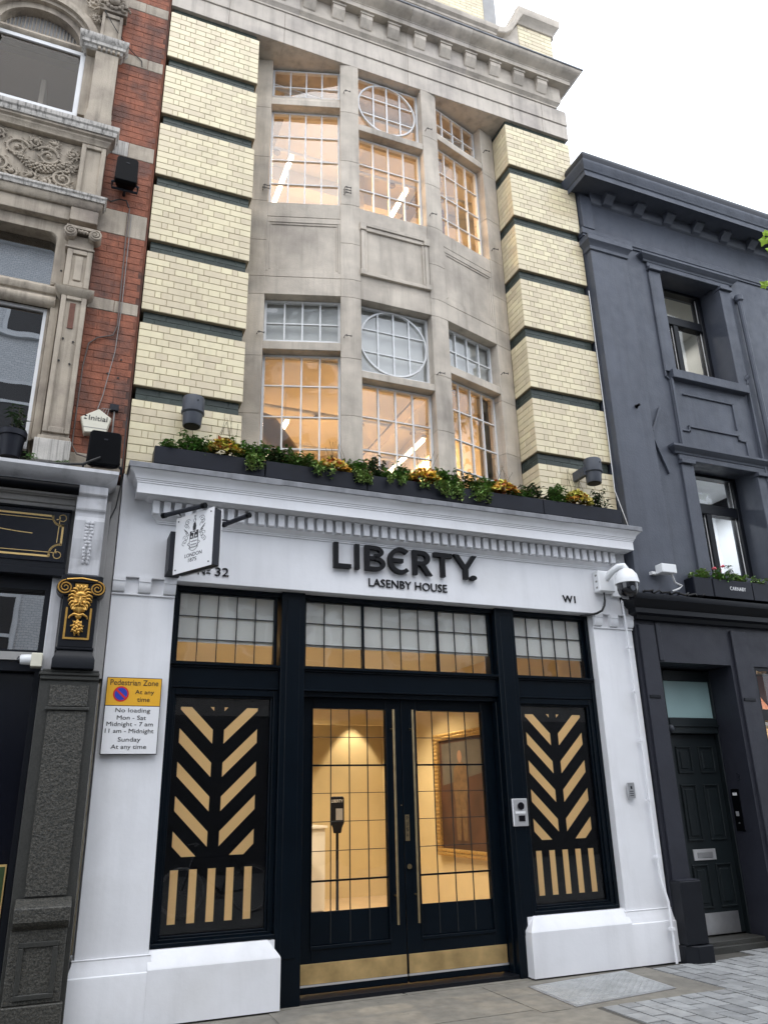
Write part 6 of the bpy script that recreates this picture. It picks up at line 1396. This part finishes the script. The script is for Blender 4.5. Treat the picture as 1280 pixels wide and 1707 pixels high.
plan = [('bush', 'small low green tuft at the left end of the window boxes', .72, .18, .09, 70, 'leaf_green'), ('bush', 'dense dark green shrublet under the left drum lamp', .95, .22, .20, 230, 'leaf_green'), ('heu', 'yellow and amber leaved plant in the first window box', 1.22, .34, .20, 150, 'leaf_lime', 'leaf_amber'),
        ('bush', 'bushy green plant at the right end of the first window box', 1.47, .26, .20, 240, 'leaf_green'), ('trail', 'long green ivy trailing over the first window box front', 1.50, .12, .17, 9, 'leaf_pale'),
        ('bush', 'sprawling dark plant at the left of the second window box', 1.72, .24, .18, 150, 'leaf_dark'), ('bush', 'broad leafy green plant in the second window box', 2.0, .44, .17, 330, 'leaf_green'), ('heu', 'deep orange leaved plant in the second window box', 2.30, .34, .15, 130, 'leaf_amber', 'leaf_lime'), ('trail', 'short pale ivy hanging under the orange plant', 2.18, .16, .14, 6, 'leaf_pale'),
        ('bush', 'tall bright green plant right of the orange plant', 2.55, .22, .17, 200, 'leaf_green'), ('trail', 'thick green ivy spilling over the second box corner', 2.60, .16, .16, 9, 'leaf_pale'), ('bush', 'wispy dark stemmed plant at the left of the middle box', 2.74, .24, .26, 110, 'leaf_dark'),
        ('bush', 'low green plant in the middle window box', 2.92, .24, .12, 170, 'leaf_green'), ('bush', 'upright dark green plant left of the yellow one', 3.08, .20, .20, 170, 'leaf_green'), ('trail', 'small ivy sprig hanging at the middle box front', 2.98, .14, .13, 5, 'leaf_pale'), ('heu', 'golden yellow leaved plant in the middle window box', 3.33, .36, .19, 160, 'leaf_amber', 'leaf_lime'), ('trail', 'thin ivy sprigs under the golden yellow plant', 3.36, .18, .15, 5, 'leaf_pale'),
        ('bush', 'large glossy green plant at the right of the middle box', 3.60, .24, .22, 260, 'leaf_green'), ('trail', 'dense ivy clump hanging over the middle box corner', 3.60, .20, .17, 11, 'leaf_pale'), ('bush', 'spindly dark plant between the third and fourth boxes', 3.84, .24, .20, 100, 'leaf_dark'),
        ('bush', 'leafy green plant at the left of the fourth box', 4.02, .26, .20, 260, 'leaf_green'), ('trail', 'ivy clump hanging from the fourth window box', 3.96, .20, .17, 10, 'leaf_pale'), ('heu', 'orange and yellow leaved plant in the fourth window box', 4.27, .36, .18, 150, 'leaf_amber', 'leaf_lime'), ('bush', 'small green plant right of the fourth box amber leaves', 4.50, .22, .13, 170, 'leaf_green'), ('bush', 'thin stemmed dark plant at the right of the fourth box', 4.70, .26, .22, 110, 'leaf_dark'),
        ('bush', 'round green plant at the left of the last window box', 4.98, .24, .20, 260, 'leaf_green'), ('heu', 'pale amber plant below the right drum lamp', 5.26, .32, .20, 140, 'leaf_lime', 'leaf_amber'), ('bush', 'sparse reddish stemmed plant near the last box end', 5.56, .20, .22, 90, 'leaf_dark')]
for p in plan:
    if p[0] == 'bush': bush('leafy_plant', p[1], p[2], yy, zz, p[3]*1.25, p[4]*1.08, int(p[5]*2.1), p[6], lw=.034, ll=.058, group=GG)
    elif p[0] == 'heu': heuchera('heuchera_plant', p[1], p[2], yy-.02, zz, p[3]*1.1, p[4]*1.05, int(p[5]*1.4), p[6], p[7], group=GG)
    else: trail('ivy_plant', p[1], p[2], YB0+.02, zz+.01, p[3]*1.3, p[4]*1.05, int(p[5]*1.9), p[6], group=GG)
G2 = 'plants in the dark building window boxes'
for lab, x, w, h, n, mm in (('rounded green geranium at the left of the dark building boxes', 6.95, .26, .18, 200, 'leaf_pale'), ('low green geranium with pink flowers above the lettered box', 7.25, .30, .14, 220, 'leaf_green'), ('spreading pale geranium over the lettered window box', 7.55, .36, .13, 260, 'leaf_pale'), ('green geranium over the short box near the dark window', 7.86, .26, .12, 180, 'leaf_pale'), ('green geranium with pink flower at the far right box', 8.25, .34, .16, 220, 'leaf_green'), ('dark upright shrub behind the geraniums on the dark ledge', 7.55, .2, .26, 110, 'leaf_dark')):
    t = bush('geranium_plant', lab, x, -.12 if 'upright' not in lab else -.04, 3.95, w, h, n, mm, lw=.04, ll=.045, group=G2)
    if 'pink' in lab:
        for k in range(2 if x < 8 else 1):
            c = Vector((x-.05+.14*k, -.14, 3.95+h*1.15+.04*k)); m = MB()
            for j in range(8): m.ball(c+rnd_dir(-.2, 1)*.018, .014, .014, .009, 6, 4)
            m.tube([c, (x, -.12, 3.97)], .002, 4); m.build('flower', 'petal_pink', t)
t = bush('weed_plant', 'small weeds growing on the left white cornice', -.30, -.22, 4.345, .36, .10, 60, 'leaf_green', lw=.014, ll=.05); t = bush('potted_plant_leaves', 'dark potted shrub on the left stone window sill', -.62, -.05, 4.66, .16, .32, 60, 'leaf_dark', lw=.03, ll=.07)
t = thing('plant_pot', 'round black plant pot on the left stone window sill', 'plant pot', (-.62, -.05, 4.42)); MB().lathe([(.085, 0), (.105, .19), (.12, .195), (.12, .245), (.10, .25)], (-.62, -.06, 4.44), 20).build('pot', 'planter_black', t, smooth=40)
m = MB(); m.ball((3.245, -.26, 4.70), .016, .012, .016, 8, 5); m.ball((3.255, -.265, 4.715), .012, .01, .012, 8, 5); m.ball((3.235, -.265, 4.713), .012, .01, .012, 8, 5); tag(m.build('pansy_flower', 'petal_violet', None, smooth=50), 'single violet pansy beside the golden yellow plant', 'flower')
# ================================================================== street tree whose leaves enter at the right
tr = thing('street_tree', 'street tree with bright green leaves reaching in at the right edge', 'tree', (8.9, -2.0, 0))
MB().tube([(8.9, -2.0, 0), (8.88, -2.0, 2.5), (8.95, -2.0, 5.0), (8.85, -2.0, 8.5)], .11, 10, .04).build('trunk', 'bark', tr, smooth=40)
m = MB(); tips = []
def branch(p, q, r): m.tube([p, Vector(p).lerp(Vector(q), .5)+Vector((0, 0, .08)), q], r, 6, r*.3); tips.append((Vector(p), Vector(q)))
branch((8.88, -2.0, 6.3), (6.90, -2.02, 7.44), .018); branch((8.88, -2.0, 5.9), (6.74, -2.02, 6.80), .018)
for k in range(16): a = k*.9; branch((8.9, -2, 5+.25*k), (8.9+1.1*abs(math.cos(a))+.2, -2+1.1*math.sin(a), 5.6+.28*k), .02)
m.build('branch', 'bark', tr, smooth=40)
m = MB()
def maple(p, n_, c):
    u = n_.orthogonal().normalized(); v = n_.cross(u); o = len(m.v); ph = rl.uniform(0, 6); m.v.append(p)
    R0 = [1, .55, .8, .45, .62, .3, .62, .45, .8, .55]
    for k in range(10): b = ph+2*math.pi*k/10; m.v.append(p+u*c*R0[k]*math.cos(b)+v*c*R0[k]*math.sin(b)+n_*rl.uniform(-.01, .01))
    m.f += [(o, o+1+k, o+1+(k+1) % 10) for k in range(10)]
for i, (a, b) in enumerate(tips):
    for k in range(14 if i > 1 else 3):
        f = rl.uniform(.45, 1.0) if i > 1 else rl.uniform(.0, .3); maple(a.lerp(b, f)+Vector((rl.uniform(-.25, .25), rl.uniform(-.25, .25), rl.uniform(-.25, .2))) if i > 1 else a.lerp(b, f), Vector((rl.uniform(-.5, .3), -1, rl.uniform(-.2, .6))).normalized(), rl.uniform(.08, .12))
for p, c in (((6.875, -2.0, 7.47), .085), ((6.89, -2.02, 7.56), .06), ((6.92, -2.02, 7.33), .07), ((6.715, -2.0, 6.81), .075), ((6.78, -2.02, 6.86), .06), ((7.05, -2.02, 7.6), .08), ((7.02, -2.0, 6.75), .08)): maple(Vector(p), Vector((-.5, -.8, -.35)).normalized(), c)
m.build('foliage', 'leaf_tree', tr, normals=False)
# ================================================================== bicycle in the street, mirrored in the left display window
bk = thing('bicycle', 'dark bicycle parked in the street, mirrored in the left display window', 'bicycle', (2.55, -5.5, 0)); BY = -5.5
def ring(cx_, cz, r, w, n=36): return MB().tube([(cx_+r*math.cos(2*math.pi*k/n), BY, cz+r*math.sin(2*math.pi*k/n)) for k in range(n+1)], w, 7)
for wx in (2.02, 3.06):
    w = ring(wx, .345, .325, .017).build('wheel', 'camera_white' if wx < 2.5 else 'cable_grey', bk, smooth=60); ring(wx, .345, .305, .009).build('rim', 'steel_bright', w, smooth=60); MB().lathe([(.025, -.05), (.025, .05)], (wx, BY, .345), 12, 'Y').build('hub', 'steel', w)
    for k in range(14): a = k*math.pi/7; MB().tube([(wx, BY+.02*(-1)**k, .345), (wx+.30*math.cos(a), BY, .345+.30*math.sin(a))], .0015, 4).build('spoke', 'steel_bright', w)
m = MB()
for a, b in (((2.02, .345), (2.20, .84)), ((2.20, .84), (2.22, .95)), ((2.20, .80), (2.78, .82)), ((2.19, .70), (2.62, .30)), ((2.62, .30), (2.80, .92)), ((2.62, .30), (3.06, .345)), ((2.78, .80), (3.06, .345))): m.tube([(a[0], BY, a[1]), (b[0], BY, b[1])], .016, 8)
m.build('frame', 'speaker_black', bk, smooth=50); MB().tube([(2.21, BY-.03, .90), (2.03, BY-.03, .36)], .014, 8).build('fork', 'steel_bright', bk, smooth=50)
MB().tube([(2.14, BY-.30, .98), (2.22, BY-.12, 1.0), (2.22, BY+.12, 1.0), (2.14, BY+.30, .98)], .013, 8).build('handlebar', 'steel', bk, smooth=50); MB().ball((2.80, BY, .955), .13, .07, .03, 12, 6).build('saddle', 'speaker_black', bk, smooth=50)
MB().lathe([(.09, -.01), (.09, .01)], (2.62, BY-.05, .30), 20, 'Y').build('chainring', 'steel', bk)
# ================================================================== the building across the street (seen in the window reflections)
FB = thing('facing_building', 'white glazed brick building across the street, mirrored in the window panes', 'building', (3, -11, 0))
m = bpy.data.materials.new('white_glazed_wall'); m.use_nodes = True; nt = m.node_tree; b = nt.nodes['Principled BSDF']; b.inputs['Roughness'].default_value = .35
br_ = nt.nodes.new('ShaderNodeTexBrick'); br_.inputs['Color1'].default_value = (.60, .63, .66, 1); br_.inputs['Color2'].default_value = (.52, .55, .58, 1); br_.inputs['Mortar'].default_value = (.28, .29, .30, 1); br_.inputs['Scale'].default_value = 4.2; br_.inputs['Mortar Size'].default_value = .015
ge = nt.nodes.new('ShaderNodeNewGeometry'); sx_ = nt.nodes.new('ShaderNodeSeparateXYZ'); cx_ = nt.nodes.new('ShaderNodeCombineXYZ'); nt.links.new(ge.outputs['Position'], sx_.inputs[0]); nt.links.new(sx_.outputs[0], cx_.inputs[0]); nt.links.new(sx_.outputs[2], cx_.inputs[1]); nt.links.new(cx_.outputs[0], br_.inputs['Vector']); nt.links.new(br_.outputs[0], b.inputs['Base Color']); MATS['white_glazed_wall'] = m
YF2 = -12.5
def facing(x0, x1, top, storeys, wallm):
    B('wall', wallm, FB, x0, x1, YF2-.6, YF2, 3.6, top); B('shopfront', 'facing_dark', FB, x0, x1, YF2-.6, YF2+.02, 0, 3.6); B('cornice', 'facing_white', FB, x0, x1, YF2-.6, YF2+.35, top, top+.4)
    x = x0+.6
    while x < x1-1.5:
        for z in storeys:
            h = 2.0 if z < 9 else 1.6
            w = B('window', 'facing_white', FB, x, x+1.3, YF2, YF2+.05, z, z+h); B('pane', 'facing_dark', w, x+.1, x+1.2, YF2+.052, YF2+.06, z+.1, z+h-.1); B('sill', 'facing_white', w, x-.1, x+1.4, YF2, YF2+.14, z-.1, z-.002); B('meeting_rail', 'facing_white', w, x+.1, x+1.2, YF2+.062, YF2+.08, z+.95, z+1.02)
        x += 2.35
facing(-10, .8, 16.0, (4.3, 7.2, 10.2, 13.2), 'white_glazed_wall'); facing(.85, 22, 8.6, (4.3, 6.3), 'grey_render')
